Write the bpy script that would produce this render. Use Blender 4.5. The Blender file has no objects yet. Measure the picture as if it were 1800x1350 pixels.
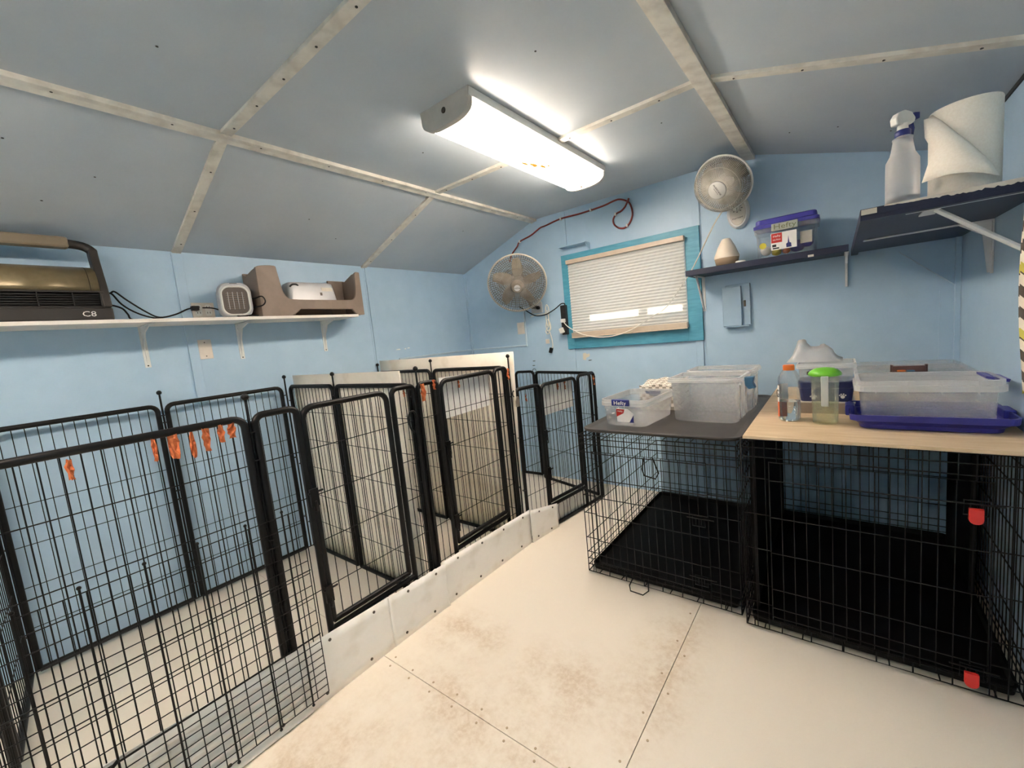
import bpy, math, random
from mathutils import Vector, Matrix
random.seed(7)
PI = math.pi
SC = bpy.context.scene
COL = SC.collection

# ------------------------------------------------------------------ camera, world, exposure
cam_d = bpy.data.cameras.new('camera')
cam_d.lens = 14.7567; cam_d.sensor_width = 36.0; cam_d.sensor_fit = 'HORIZONTAL'; cam_d.clip_start = 0.02
cam = bpy.data.objects.new('camera', cam_d); COL.objects.link(cam)
_R = Vector((0.78901513, 0.6065366, -0.0978186)); _U = Vector((0.00757693, 0.14959804, 0.98871787)); _F = Vector((-0.61432704, 0.78085452, -0.11343943))
cam.matrix_world = Matrix(((_R.x, _U.x, -_F.x, 2.9936), (_R.y, _U.y, -_F.y, -3.2), (_R.z, _U.z, -_F.z, 1.345), (0, 0, 0, 1)))
SC.camera = cam
world = bpy.data.worlds.new('sky'); SC.world = world; world.use_nodes = True
world.node_tree.nodes['Background'].inputs[0].default_value = (0.75, 0.87, 1.0, 1)
world.node_tree.nodes['Background'].inputs[1].default_value = 2.0
sun_d = bpy.data.lights.new('sun', 'SUN'); sun_d.energy = 24.0; sun_d.angle = math.radians(0.53); sun_d.color = (1, .93, .82)
sun = bpy.data.objects.new('sun', sun_d); COL.objects.link(sun); sun.location = (1.7, 4, 4)
sun.rotation_euler = Vector((-0.05, -0.94, -0.34)).to_track_quat('-Z', 'Y').to_euler()
LAMP_STRENGTH = 39.5; LAMP_STRENGTH_REAR = 54.0
LAMP_COLOR = (1.0, 0.845, 0.70)
SC.view_settings.view_transform = 'Standard'; SC.view_settings.look = 'None'
SC.view_settings.exposure = 0.0; SC.view_settings.gamma = 1.0; SC.view_settings.use_curve_mapping = False
try:
    SC.cycles.max_bounces = 14; SC.cycles.diffuse_bounces = 7; SC.cycles.glossy_bounces = 4
    SC.cycles.transparent_max_bounces = 24; SC.cycles.transmission_bounces = 10
    SC.cycles.use_denoising = True; SC.cycles.caustics_refractive = False; SC.cycles.caustics_reflective = False
    SC.cycles.sample_clamp_indirect = 0.0
except Exception:
    pass

# ------------------------------------------------------------------ materials
def lin(c):
    return tuple(((x/255)/12.92 if x/255 <= .04045 else ((x/255+.055)/1.055)**2.4) for x in c)
def newmat(name):
    m = bpy.data.materials.new(name); m.use_nodes = True
    nt = m.node_tree; return m, nt, nt.nodes['Principled BSDF']
def noise_mix(nt, c1, c2, scale, lo=.4, hi=.6, detail=4, stretch=None, coord='Object'):
    tc = nt.nodes.new('ShaderNodeTexCoord'); n = nt.nodes.new('ShaderNodeTexNoise'); n.inputs['Scale'].default_value = scale; n.inputs['Detail'].default_value = detail
    src = tc.outputs[coord]
    if stretch:
        mp = nt.nodes.new('ShaderNodeMapping'); mp.inputs['Scale'].default_value = stretch; nt.links.new(src, mp.inputs[0]); src = mp.outputs[0]
    nt.links.new(src, n.inputs['Vector'])
    r = nt.nodes.new('ShaderNodeValToRGB'); r.color_ramp.elements[0].position = lo; r.color_ramp.elements[1].position = hi
    r.color_ramp.elements[0].color = (*c1, 1); r.color_ramp.elements[1].color = (*c2, 1)
    nt.links.new(n.outputs['Fac'], r.inputs[0]); return r.outputs[0], n.outputs['Fac']
def bump(nt, p, fac, strength=.1, dist=.002):
    b = nt.nodes.new('ShaderNodeBump'); b.inputs['Strength'].default_value = strength; b.inputs['Distance'].default_value = dist
    nt.links.new(fac, b.inputs['Height']); nt.links.new(b.outputs[0], p.inputs['Normal'])
def mat(name, rgb, rough=.5, metal=0, c2=None, scale=20, lo=.4, hi=.6, bmp=0, stretch=None, spec=.5, coat=0):
    m, nt, p = newmat(name)
    p.inputs['Roughness'].default_value = rough; p.inputs['Metallic'].default_value = metal
    p.inputs['Specular IOR Level'].default_value = spec; p.inputs['Coat Weight'].default_value = coat
    a = lin(rgb); b = lin(c2) if c2 else tuple(x*.93 for x in a)
    col, fac = noise_mix(nt, b, a, scale, lo, hi, 4, stretch)
    nt.links.new(col, p.inputs['Base Color'])
    if bmp: bump(nt, p, fac, bmp)
    return m
def clear(name, tint, opac, body, rough=.3, gloss=.12):
    """thin plastic: part see-through, part milky scatter, a little gloss"""
    m = bpy.data.materials.new(name); m.use_nodes = True; nt = m.node_tree; nt.nodes.clear()
    out = nt.nodes.new('ShaderNodeOutputMaterial'); tr = nt.nodes.new('ShaderNodeBsdfTransparent'); tr.inputs[0].default_value = (*lin(tint), 1)
    df = nt.nodes.new('ShaderNodeBsdfDiffuse'); df.inputs[0].default_value = (*lin(body), 1)
    tl = nt.nodes.new('ShaderNodeBsdfTranslucent'); tl.inputs[0].default_value = (*lin(body), 1)
    gl = nt.nodes.new('ShaderNodeBsdfGlossy'); gl.inputs['Roughness'].default_value = rough
    m1 = nt.nodes.new('ShaderNodeMixShader'); m1.inputs[0].default_value = .5
    m2 = nt.nodes.new('ShaderNodeMixShader'); m2.inputs[0].default_value = opac
    m3 = nt.nodes.new('ShaderNodeMixShader'); fr = nt.nodes.new('ShaderNodeFresnel'); fr.inputs[0].default_value = 1.45
    mu = nt.nodes.new('ShaderNodeMath'); mu.operation = 'MULTIPLY'; mu.inputs[1].default_value = gloss*8; mu.use_clamp = True
    nt.links.new(fr.outputs[0], mu.inputs[0])
    nt.links.new(df.outputs[0], m1.inputs[1]); nt.links.new(tl.outputs[0], m1.inputs[2])
    nt.links.new(tr.outputs[0], m2.inputs[1]); nt.links.new(m1.outputs[0], m2.inputs[2])
    nt.links.new(mu.outputs[0], m3.inputs[0]); nt.links.new(m2.outputs[0], m3.inputs[1]); nt.links.new(gl.outputs[0], m3.inputs[2])
    nt.links.new(m3.outputs[0], out.inputs[0]); return m
def water(name, rgb):
    m, nt, p = newmat(name)
    p.inputs['Base Color'].default_value = (*lin(rgb), 1); p.inputs['Transmission Weight'].default_value = 1; p.inputs['Roughness'].default_value = 0.02; p.inputs['IOR'].default_value = 1.33
    return m

M = {}
M['wall'] = mat('wall_paint', (173, 200, 221), .42, c2=(167, 195, 217), scale=9, lo=.3, hi=.7, bmp=.10)
M['panelgrey'] = mat('panel_blue_paint', (160, 186, 206), .4, c2=(154, 181, 202), scale=9)
M['ceil'] = mat('ceiling_paint', (187, 195, 201), .38, c2=(177, 187, 195), scale=3.0, lo=.3, hi=.7, bmp=.16)
M['batten'] = mat('white_batten_paint', (222, 218, 207), .55, c2=(196, 190, 178), scale=14, lo=.3, hi=.6, bmp=.3)
M['black'] = mat('black_powder_coat', (7, 7, 8), .45, c2=(5, 5, 6), scale=60, spec=.3)
M['wire'] = mat('black_wire', (8, 8, 8), .5, c2=(6, 6, 6), scale=60, spec=.25)
M['teal'] = mat('turquoise_trim', (84, 158, 182), .45, c2=(74, 147, 171), scale=10, stretch=(1, 1, 6), bmp=.12)
M['shelfwhite'] = mat('white_shelf', (228, 222, 214), .45, scale=8)
M['bracket'] = mat('white_metal', (222, 222, 220), .4, scale=10)
M['navy'] = mat('navy_shelf', (16, 26, 56), .5, c2=(12, 20, 46), scale=7, lo=.3, hi=.7, bmp=.1)
M['kick'] = mat('white_kick_board', (244, 241, 235), .5, c2=(224, 218, 206), scale=6, lo=.25, hi=.5, bmp=.1)
M['board'] = mat('dusty_white_board', (236, 228, 214), .5, c2=(212, 200, 180), scale=5, lo=.28, hi=.5, bmp=.1)
M['ply'] = mat('plywood', (218, 196, 164), .55, c2=(202, 176, 140), scale=4, lo=.35, hi=.68, stretch=(1.2, 9, 1), bmp=.1)
M['blackplastic'] = mat('black_plastic', (24, 24, 25), .5, c2=(19, 19, 19), scale=30)
M['traydark'] = mat('dark_grey_tray', (56, 53, 51), .45, c2=(50, 47, 45), scale=12)
M['pan'] = mat('pan_black', (5, 5, 6), .6, scale=20, spec=.2)
M['orange'] = mat('orange_paper', (216, 124, 74), .75, c2=(190, 98, 54), scale=40, bmp=.4)
M['screw'] = mat('screw_grey', (92, 86, 78), .4, metal=.6)
M['screwdark'] = mat('screw_dark', (46, 40, 34), .6)
M['red'] = mat('red_plastic', (206, 40, 36), .45, scale=30)
M['frost'] = clear('frosted_plastic', (252, 252, 252), .22, (250, 250, 250), .25, .03)
M['frostrim'] = clear('frosted_rim', (252, 252, 252), .62, (254, 254, 252), .25, .05)
M['clearplas'] = clear('clear_plastic', (253, 253, 253), .06, (245, 245, 245), .05, .05)
M['greenclear'] = clear('green_clear_plastic', (248, 250, 244), .16, (232, 240, 222), .12, .05)
M['greenliquid'] = clear('pale_green_liquid', (252, 254, 247), .10, (236, 244, 224), .1, .02)
M['bag'] = clear('thin_bag_plastic', (252, 252, 252), .5, (252, 250, 248), .3, .015)
M['water'] = water('water', (245, 250, 250))
M['purple'] = mat('purple_plastic', (66, 64, 160), .4, c2=(58, 56, 146), scale=10)
M['bluetray'] = mat('indigo_tray', (50, 54, 142), .4, c2=(42, 45, 126), scale=10)
M['navytext'] = mat('navy_label', (38, 46, 118), .4)
M['olivetext'] = mat('olive_print', (112, 116, 82), .5)
M['greygreen'] = mat('grey_green_latch', (170, 174, 160), .5)
M['white'] = mat('white_plastic', (230, 228, 222), .4, scale=12)
M['offwhite'] = mat('offwhite_plastic', (214, 206, 192), .5, scale=12)
M['fanmetal'] = mat('fan_grey_wire', (152, 148, 140), .4, c2=(128, 122, 112), scale=18)
M['fanshaded'] = mat('fan_rear_wire_shaded', (104, 104, 100), .5, c2=(84, 82, 76), scale=18)  # rear wires coloured darker to carry the shade inside the cage
M['fanwhite'] = mat('fan_white_wire', (214, 210, 200), .45, c2=(190, 184, 170), scale=18)
M['fandusty'] = mat('fan_dusty_blade', (160, 152, 136), .6, c2=(126, 116, 100), scale=10, lo=.3, hi=.6)
M['fanhub'] = mat('fan_hub_grey', (140, 132, 120), .5, c2=(116, 108, 98), scale=14)
M['taupe'] = mat('taupe_plastic', (136, 120, 106), .5, c2=(126, 110, 97), scale=8)
M['silver'] = mat('silver_plastic', (196, 196, 198), .35, metal=.15, scale=10)
M['gold'] = mat('olive_gold_metal', (128, 116, 88), .3, metal=.35, c2=(120, 108, 80), scale=30)
M['grip'] = mat('taupe_grip', (124, 112, 92), .5, scale=12)
M['darkbrown'] = mat('dark_brown_plastic', (42, 38, 34), .5, scale=20)
M['grilledark'] = mat('grille_dark', (34, 31, 29), .6)
M['heatergrille'] = mat('heater_mesh', (104, 96, 90), .5, metal=.4)
M['paper'] = mat('paper_towel', (250, 243, 230), .9, c2=(246, 238, 224), scale=160, bmp=.12)
M['spray'] = clear('milky_bottle', (252, 252, 252), .5, (250, 248, 246), .3, .04)
M['green'] = mat('lime_green_plastic', (116, 196, 60), .35, scale=10)
M['orangecap'] = mat('orange_cap', (222, 112, 34), .4, scale=60)
M['oranglabel'] = mat('orange_label', (228, 96, 40), .5)
M['whitelabel'] = mat('white_label', (236, 234, 230), .5)
M['redlabel'] = mat('red_label', (196, 44, 36), .5)
M['blacktext'] = mat('black_print', (18, 18, 20), .5)
M['bluegrey'] = mat('blue_grey_latch', (58, 110, 146), .4)
M['slate'] = mat('slate_latch', (78, 86, 112), .45)
M['beige'] = mat('beige_box', (156, 144, 130), .6, scale=12)
M['navybin'] = mat('navy_bin', (40, 48, 92), .45, scale=12)
M['cone'] = mat('cream_ceramic', (226, 214, 196), .5, scale=10)
M['conebase'] = mat('tan_base', (168, 146, 120), .55, stretch=(1, 1, 8), scale=10)
M['redcable'] = mat('red_cable', (134, 44, 38), .45)
M['cordwhite'] = mat('white_cord', (228, 222, 208), .5)
M['conduit'] = mat('pale_conduit', (190, 208, 220), .45)
M['plate'] = mat('almond_plate', (222, 212, 202), .4)
M['blindrail'] = mat('blind_rail', (196, 180, 160), .4)
M['lampcap'] = mat('lamp_end_cap', (196, 190, 180), .45)
M['brown'] = mat('brown_handle', (84, 58, 54), .5)
M['yellow'] = mat('yellow_print', (206, 192, 60), .6)
M['cloth'] = mat('white_fabric', (232, 226, 214), .85, scale=60, bmp=.3)

def floor_mat():
    m, nt, p = newmat('floor_paint')
    p.inputs['Roughness'].default_value = .42; p.inputs['Specular IOR Level'].default_value = .35
    tc = nt.nodes.new('ShaderNodeTexCoord'); sep = nt.nodes.new('ShaderNodeSeparateXYZ'); nt.links.new(tc.outputs['Object'], sep.inputs[0])
    def math_(op, a, b=None, clamp=False):
        n = nt.nodes.new('ShaderNodeMath'); n.operation = op; n.use_clamp = clamp
        for i, v in enumerate((a, b)):
            if v is None: continue
            if isinstance(v, (int, float)): n.inputs[i].default_value = v
            else: nt.links.new(v, n.inputs[i])
        return n.outputs[0]
    def blob(cx, cy, rx, ry):
        dx = math_('DIVIDE', math_('SUBTRACT', sep.outputs[0], cx), rx); dy = math_('DIVIDE', math_('SUBTRACT', sep.outputs[1], cy), ry)
        r = math_('SQRT', math_('ADD', math_('MULTIPLY', dx, dx), math_('MULTIPLY', dy, dy)))
        return math_('SUBTRACT', 1.0, r, True)
    w = None
    for b in ((1.95, -2.28, .62, .22), (2.44, -1.75, .20, .62), (2.15, -2.0, .35, .30), (1.62, -1.98, .30, .22), (2.2, -2.55, .7, .4), (1.6, -2.75, .35, .5)):
        bb = blob(*b); w = bb if w is None else math_('MAXIMUM', w, bb)
    def nz(scale, lo, hi, st=None):
        n = nt.nodes.new('ShaderNodeTexNoise'); n.inputs['Scale'].default_value = scale; n.inputs['Detail'].default_value = 6; n.inputs['Roughness'].default_value = .65
        src = tc.outputs['Object']
        if st:
            mp = nt.nodes.new('ShaderNodeMapping'); mp.inputs['Scale'].default_value = st; nt.links.new(src, mp.inputs[0]); src = mp.outputs[0]
        nt.links.new(src, n.inputs['Vector'])
        mr = nt.nodes.new('ShaderNodeMapRange'); mr.inputs[1].default_value = lo; mr.inputs[2].default_value = hi; nt.links.new(n.outputs['Fac'], mr.inputs[0]); return mr.outputs[0]
    dirt = math_('MULTIPLY', math_('MULTIPLY', w, nz(7, .35, .62)), nz(45, .25, .6), True)
    dirt = math_('MULTIPLY', math_('MULTIPLY', dirt, 1.5, True), .46)
    mix = nt.nodes.new('ShaderNodeMix'); mix.data_type = 'RGBA'
    mix.inputs[6].default_value = (*lin((222, 213, 199)), 1); mix.inputs[7].default_value = (*lin((168, 136, 96)), 1)
    nt.links.new(dirt, mix.inputs[0])
    sp = math_('MULTIPLY', math_('GREATER_THAN', nz(60, .0, 1), .77), .2)
    mix2 = nt.nodes.new('ShaderNodeMix'); mix2.data_type = 'RGBA'; mix2.inputs[7].default_value = (*lin((140, 116, 88)), 1)
    nt.links.new(sp, mix2.inputs[0]); nt.links.new(mix.outputs[2], mix2.inputs[6])
    nt.links.new(mix2.outputs[2], p.inputs['Base Color']); return m
M['floor'] = floor_mat()
M['floorscrew'] = mat('painted_screw', (168, 148, 120), .6)
M['floorgap'] = mat('floor_gap', (120, 98, 74), .8)

def lamp_mat(strength, side):
    m = bpy.data.materials.new('lit_lens'); m.use_nodes = True; nt = m.node_tree; nt.nodes.clear()
    out = nt.nodes.new('ShaderNodeOutputMaterial'); em = nt.nodes.new('ShaderNodeEmission'); em.inputs[1].default_value = strength; em.inputs[0].default_value = (*LAMP_COLOR, 1)
    ge = nt.nodes.new('ShaderNodeNewGeometry'); sp = nt.nodes.new('ShaderNodeSeparateXYZ'); mr = nt.nodes.new('ShaderNodeMapRange')
    mr.inputs[1].default_value = 0.0; mr.inputs[2].default_value = -.9; mr.inputs[3].default_value = strength*side; mr.inputs[4].default_value = strength*1.02
    nt.links.new(ge.outputs['True Normal'], sp.inputs[0]); nt.links.new(sp.outputs[2], mr.inputs[0]); nt.links.new(mr.outputs[0], em.inputs[1])
    try: m.cycles.emission_sampling = 'FRONT'
    except Exception: pass
    nt.links.new(em.outputs[0], out.inputs[0]); return m
M['lamp'] = lamp_mat(LAMP_STRENGTH, .9); M['lamp_rear'] = lamp_mat(LAMP_STRENGTH_REAR, .98)
M['bug'] = clear('dead_insects', (40, 30, 8), .5, (70, 50, 16), .5, .0)

def blind_mat():
    m = bpy.data.materials.new('blind_fabric'); m.use_nodes = True; nt = m.node_tree; nt.nodes.clear()
    out = nt.nodes.new('ShaderNodeOutputMaterial'); d = nt.nodes.new('ShaderNodeBsdfDiffuse'); t = nt.nodes.new('ShaderNodeBsdfTranslucent'); mx = nt.nodes.new('ShaderNodeMixShader'); mx.inputs[0].default_value = .4
    d.inputs[0].default_value = (*lin((226, 222, 214)), 1); t.inputs[0].default_value = (*lin((238, 228, 208)), 1)
    nt.links.new(d.outputs[0], mx.inputs[1]); nt.links.new(t.outputs[0], mx.inputs[2]); nt.links.new(mx.outputs[0], out.inputs[0]); return m
M['blind'] = blind_mat()

def stripe_mat():
    m, nt, p = newmat('striped_fabric'); p.inputs['Roughness'].default_value = .9
    tc = nt.nodes.new('ShaderNodeTexCoord'); sep = nt.nodes.new('ShaderNodeSeparateXYZ'); nt.links.new(tc.outputs['Object'], sep.inputs[0])
    def mt(op, a, b=None):
        n = nt.nodes.new('ShaderNodeMath'); n.operation = op
        for i, v in enumerate((a, b)):
            if v is None: continue
            if isinstance(v, (int, float)): n.inputs[i].default_value = v
            else: nt.links.new(v, n.inputs[i])
        return n.outputs[0]
    zig = mt('MULTIPLY', mt('PINGPONG', sep.outputs[1], .05), .7)
    s = mt('FRACT', mt('DIVIDE', mt('ADD', sep.outputs[2], zig), .054))
    dark = mt('GREATER_THAN', s, .5)
    y1 = mt('FRACT', mt('DIVIDE', mt('ADD', sep.outputs[2], zig), .162)); isy = mt('GREATER_THAN', y1, .86)
    a = nt.nodes.new('ShaderNodeMix'); a.data_type = 'RGBA'; a.inputs[6].default_value = (*lin((78, 72, 64)), 1); a.inputs[7].default_value = (*lin((196, 186, 80)), 1); nt.links.new(isy, a.inputs[0])
    b = nt.nodes.new('ShaderNodeMix'); b.data_type = 'RGBA'; b.inputs[6].default_value = (*lin((232, 224, 208)), 1); nt.links.new(a.outputs[2], b.inputs[7]); nt.links.new(dark, b.inputs[0])
    nt.links.new(b.outputs[2], p.inputs['Base Color']); return m
M['stripe'] = stripe_mat()
def worn_mat():
    m, nt, p = newmat('worn_edge_paint'); p.inputs['Roughness'].default_value = .55
    c, f = noise_mix(nt, lin((34, 44, 92)), lin((214, 208, 190)), 16, .47, .53, 6, (1, 1, 2.4))
    nt.links.new(c, p.inputs['Base Color']); return m
M['worn'] = worn_mat()
def dots_mat():
    m, nt, p = newmat('patterned_fabric'); p.inputs['Roughness'].default_value = .9
    tc = nt.nodes.new('ShaderNodeTexCoord'); ck = nt.nodes.new('ShaderNodeTexChecker'); ck.inputs['Scale'].default_value = 48
    ck.inputs[1].default_value = (*lin((236, 230, 218)), 1); ck.inputs[2].default_value = (*lin((150, 142, 130)), 1)
    nt.links.new(tc.outputs['Object'], ck.inputs[0]); nt.links.new(ck.outputs[0], p.inputs['Base Color']); return m
M['dots'] = dots_mat()

# ------------------------------------------------------------------ mesh builder
class MB:
    def __init__(s, xf=None): s.v = []; s.f = []; s.sm = []; s.xf = xf
    def add(s, vs, fs, smooth=False):
        n = len(s.v)
        s.v += [tuple(s.xf @ Vector(p)) if s.xf else tuple(p) for p in vs]
        s.f += [tuple(i+n for i in f) for f in fs]; s.sm += [smooth]*len(fs)
    def box(s, x0, x1, y0, y1, z0, z1):
        s.add([(x0,y0,z0),(x1,y0,z0),(x1,y1,z0),(x0,y1,z0),(x0,y0,z1),(x1,y0,z1),(x1,y1,z1),(x0,y1,z1)],
              [(0,3,2,1),(4,5,6,7),(0,1,5,4),(1,2,6,5),(2,3,7,6),(3,0,4,7)]); return s
    def prism(s, poly, axis, a0, a1, smooth=False):
        """polygon of pairs extruded along axis; pairs are the two other axes in xyz order"""
        def P(p, a):
            return (a, p[0], p[1]) if axis == 0 else (p[0], a, p[1]) if axis == 1 else (p[0], p[1], a)
        n = len(poly); vs = [P(p, a0) for p in poly]+[P(p, a1) for p in poly]
        s.add(vs, [tuple(range(n))[::-1], tuple(range(n, 2*n))]); k = len(s.v)-2*n
        s.f += [(k+i, k+(i+1) % n, k+n+(i+1) % n, k+n+i) for i in range(n)]; s.sm += [smooth]*n; return s
    def tube(s, path, r, n=8, closed=False, smooth=True):
        P = [Vector(p) for p in path]; m = len(P); vs = []
        rr = r if isinstance(r, (list, tuple)) else [r]*m
        def tan(i):
            a = P[(i-1) % m] if (closed or i > 0) else P[i]; b = P[(i+1) % m] if (closed or i < m-1) else P[i]
            t = (b-a); return t.normalized() if t.length > 1e-9 else Vector((0, 0, 1))
        t0 = tan(0); up = Vector((0, 0, 1)) if abs(t0.z) < .9 else Vector((1, 0, 0))
        nrm = (up - t0*up.dot(t0)).normalized()
        for i in range(m):
            t = tan(i); nrm = (nrm - t*nrm.dot(t)); nrm = nrm.normalized() if nrm.length > 1e-6 else Vector((1, 0, 0)); b = t.cross(nrm)
            for k in range(n):
                a = 2*PI*(k+.5)/n; vs.append(P[i] + (nrm*math.cos(a)+b*math.sin(a))*rr[i])
        fs = []
        for i in range(m if closed else m-1):
            j = (i+1) % m
            for k in range(n): fs.append((i*n+k, i*n+(k+1) % n, j*n+(k+1) % n, j*n+k))
        s.add(vs, fs, smooth)
        if not closed:
            s.add(vs[:n], [tuple(range(n))[::-1]]); s.add(vs[-n:], [tuple(range(n))])
        return s
    def bar(s, a, b, r, n=5): return s.tube([a, b], r, n)
    def loft(s, loops, cap0=True, cap1=True, smooth=False, closed_end=False):
        n = len(loops[0]); vs = [p for l in loops for p in l]; fs = []
        for i in range(len(loops)-1):
            for k in range(n): fs.append((i*n+k, i*n+(k+1) % n, (i+1)*n+(k+1) % n, (i+1)*n+k))
        s.add(vs, fs, smooth)
        if cap0: s.add(loops[0], [tuple(range(n))[::-1]])
        if cap1: s.add(loops[-1], [tuple(range(n))])
        return s
    def lathe(s, prof, n=24, c=(0, 0, 0), smooth=True, cap0=True, cap1=True):
        loops = [[(c[0]+r*math.cos(2*PI*k/n), c[1]+r*math.sin(2*PI*k/n), c[2]+z) for k in range(n)] for r, z in prof]
        return s.loft(loops, cap0, cap1, smooth)
    def ball(s, c, r, n=10, m=6):
        return s.lathe([(max(1e-4, r*math.sin(PI*i/m)), -r*math.cos(PI*i/m)) for i in range(m+1)], n, c)
    def grid(s, rows, smooth=True):
        n = len(rows[0]); vs = [p for r in rows for p in r]
        s.add(vs, [(i*n+k, i*n+k+1, (i+1)*n+k+1, (i+1)*n+k) for i in range(len(rows)-1) for k in range(n-1)], smooth); return s

def rrect(w, d, r, z, n=4, cx=0, cy=0):
    """rounded rectangle loop, counter-clockwise"""
    r = min(r, w/2-1e-4, d/2-1e-4); out = []
    for (sx, sy, a0) in ((1, 1, 0), (-1, 1, PI/2), (-1, -1, PI), (1, -1, 3*PI/2)):
        for k in range(n+1):
            a = a0+PI/2*k/n; out.append((cx+sx*(w/2-r)+r*math.cos(a), cy+sy*(d/2-r)+r*math.sin(a), z))
    return out

def obj(name, mb, m, parent=None, bevel=0, stuff=False, label=None, solid=0, base=False):
    """links one mesh object; base: move a top-level mesh's origin to its base centre"""
    v = mb.v; loc = (0, 0, 0)
    if base:
        xs, ys, zs = zip(*v); loc = ((min(xs)+max(xs))/2, (min(ys)+max(ys))/2, min(zs)); v = [(a-loc[0], b-loc[1], c-loc[2]) for a, b, c in v]
    me = bpy.data.meshes.new(name); me.from_pydata(v, [], mb.f); me.polygons.foreach_set('use_smooth', mb.sm); me.update()
    o = bpy.data.objects.new(name, me); COL.objects.link(o); o.location = loc
    ms = m if isinstance(m, (list, tuple)) else [m]
    for x in ms: me.materials.append(M[x])
    if parent: o.parent = parent
    if solid:
        sm = o.modifiers.new('solid', 'SOLIDIFY'); sm.thickness = solid; sm.offset = 0
    if bevel:
        b = o.modifiers.new('bevel', 'BEVEL'); b.width = bevel; b.segments = 2; b.limit_method = 'ANGLE'; b.angle_limit = math.radians(40)
    if stuff: o['kind'] = 'stuff'
    if label: o['label'] = label
    return o
def tag(o, label, cat, group=None):
    o['label'] = label; o['category'] = cat
    if group: o['group'] = group
    return o
def thing(name, label, cat, loc=(0, 0, 0), rotz=0, group=None):
    o = bpy.data.objects.new(name, None); o.empty_display_size = .05; COL.objects.link(o); o.location = loc; o.rotation_euler = (0, 0, rotz)
    return tag(o, label, cat, group)
def struct(name, mb, m, parent=None, bevel=0):
    o = obj(name, mb, m, parent, bevel)
    if parent is None: o['kind'] = 'structure'
    return o
def lettering(body, size, pos, right, up, m, parent, name='lettering', extrude=.0004, align='CENTER', sx=1):
    c = bpy.data.curves.new(name, 'FONT'); c.body = body; c.size = size; c.align_x = align; c.align_y = 'CENTER'; c.extrude = extrude; c.resolution_u = 2
    o = bpy.data.objects.new(name, c); COL.objects.link(o); c.materials.append(M[m]); o.parent = parent
    r = Vector(right).normalized(); u = Vector(up); u = (u-r*u.dot(r)).normalized(); n = r.cross(u)
    o.matrix_local = Matrix(((r.x*sx, u.x, n.x, pos[0]), (r.y*sx, u.y, n.y, pos[1]), (r.z*sx, u.z, n.z, pos[2]), (0, 0, 0, 1)))
    dg = bpy.context.evaluated_depsgraph_get(); dg.update(); me = bpy.data.meshes.new_from_object(o.evaluated_get(dg))
    q = bpy.data.objects.new(name, me); COL.objects.link(q); q.parent = parent; q.matrix_local = o.matrix_local.copy()
    bpy.data.objects.remove(o); bpy.data.curves.remove(c); q.name = name
    if not me.materials: me.materials.append(M[m])
    return q
def smooth_path(pts, sub=5):
    P = [Vector(p) for p in pts]; out = []
    for i in range(len(P)-1):
        p0 = P[max(i-1, 0)]; p1 = P[i]; p2 = P[i+1]; p3 = P[min(i+2, len(P)-1)]
        for k in range(sub):
            t = k/sub; out.append(.5*((2*p1)+(p2-p0)*t+(2*p0-5*p1+4*p2-p3)*t*t+(3*p1-p0-3*p2+p3)*t**3))
    out.append(P[-1]); return out

# ------------------------------------------------------------------ room shell
XR = 3.497; YF = -5.3; ZC = 2.33; XB1, XB2 = .90, 2.555; ZL, ZR = 2.009, 2.05
def ceil_z(x): return ZL+(ZC-ZL)*x/XB1 if x < XB1 else ZC if x < XB2 else ZC-(ZC-ZR)*(x-XB2)/(XR-XB2)
mb = MB().box(-.1, XR+.1, YF-.1, .1, -.12, -.02); fl = struct('floor', mb, 'floorgap')
SX, SY = 2.47, -2.272
for (x0, x1, y0, y1) in ((-.05, SX-.0015, SY+.0015, .05), (-.05, SX-.0015, YF-.05, SY-.0015), (SX+.0015, XR+.05, YF-.05, .05),):
    p = obj('floor_panel', MB().box(x0, x1, y0, y1, -.02, 0), 'floor', fl)
sc = MB()
for k in range(9):
    t = k/8; sc.lathe([(.0045, 0), (.0045, .0012)], 8, (1.45+1.0*t, SY+.022+.008*math.sin(k*5), 0)); sc.lathe([(.0045, 0), (.0045, .0012)], 8, (1.47+1.0*t, SY-.022, 0))
for k in range(7):
    sc.lathe([(.0045, 0), (.0045, .0012)], 8, (SX-.024, -1.35-.2*k, 0)); sc.lathe([(.0045, 0), (.0045, .0012)], 8, (SX+.024, -1.62-.21*k, 0))
obj('screw_heads', sc, 'floorscrew', fl, stuff=True)

struct('wall_left', MB().box(-.1, 0, YF-.1, .1, -.02, ZL), 'wall')
struct('wall_right', MB().box(XR, XR+.1, YF-.1, .1, -.02, ZR), 'wall')
WX0, WX1, WZ0, WZ1 = 1.205, 2.158, 1.27, 1.925
mb = MB()
mb.prism([(0, -.02), (WX0, -.02), (WX0, ZC), (XB1, ZC), (0, ZL)], 1, 0, .1)
mb.prism([(WX1, -.02), (XR, -.02), (XR, ZR), (XB2, ZC), (WX1, ZC)], 1, 0, .1)
mb.box(WX0, WX1, 0, .1, -.02, WZ0); mb.box(WX0, WX1, 0, .1, WZ1, ZC)
struct('wall_back', mb, 'wall')
struct('wall_front', MB().prism([(0, -.02), (XR, -.02), (XR, ZR), (XB2, ZC), (XB1, ZC), (0, ZL)], 1, YF-.1, YF), 'wall')
mb = MB().prism([(-.1, ZL-.0357), (XB1, ZC), (XB2, ZC), (XR+.1, ZR-.03), (XR+.1, ZC+.12), (-.1, ZC+.12)], 1, YF-.1, .1)
ceil = struct('ceiling', mb, 'ceil')

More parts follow.
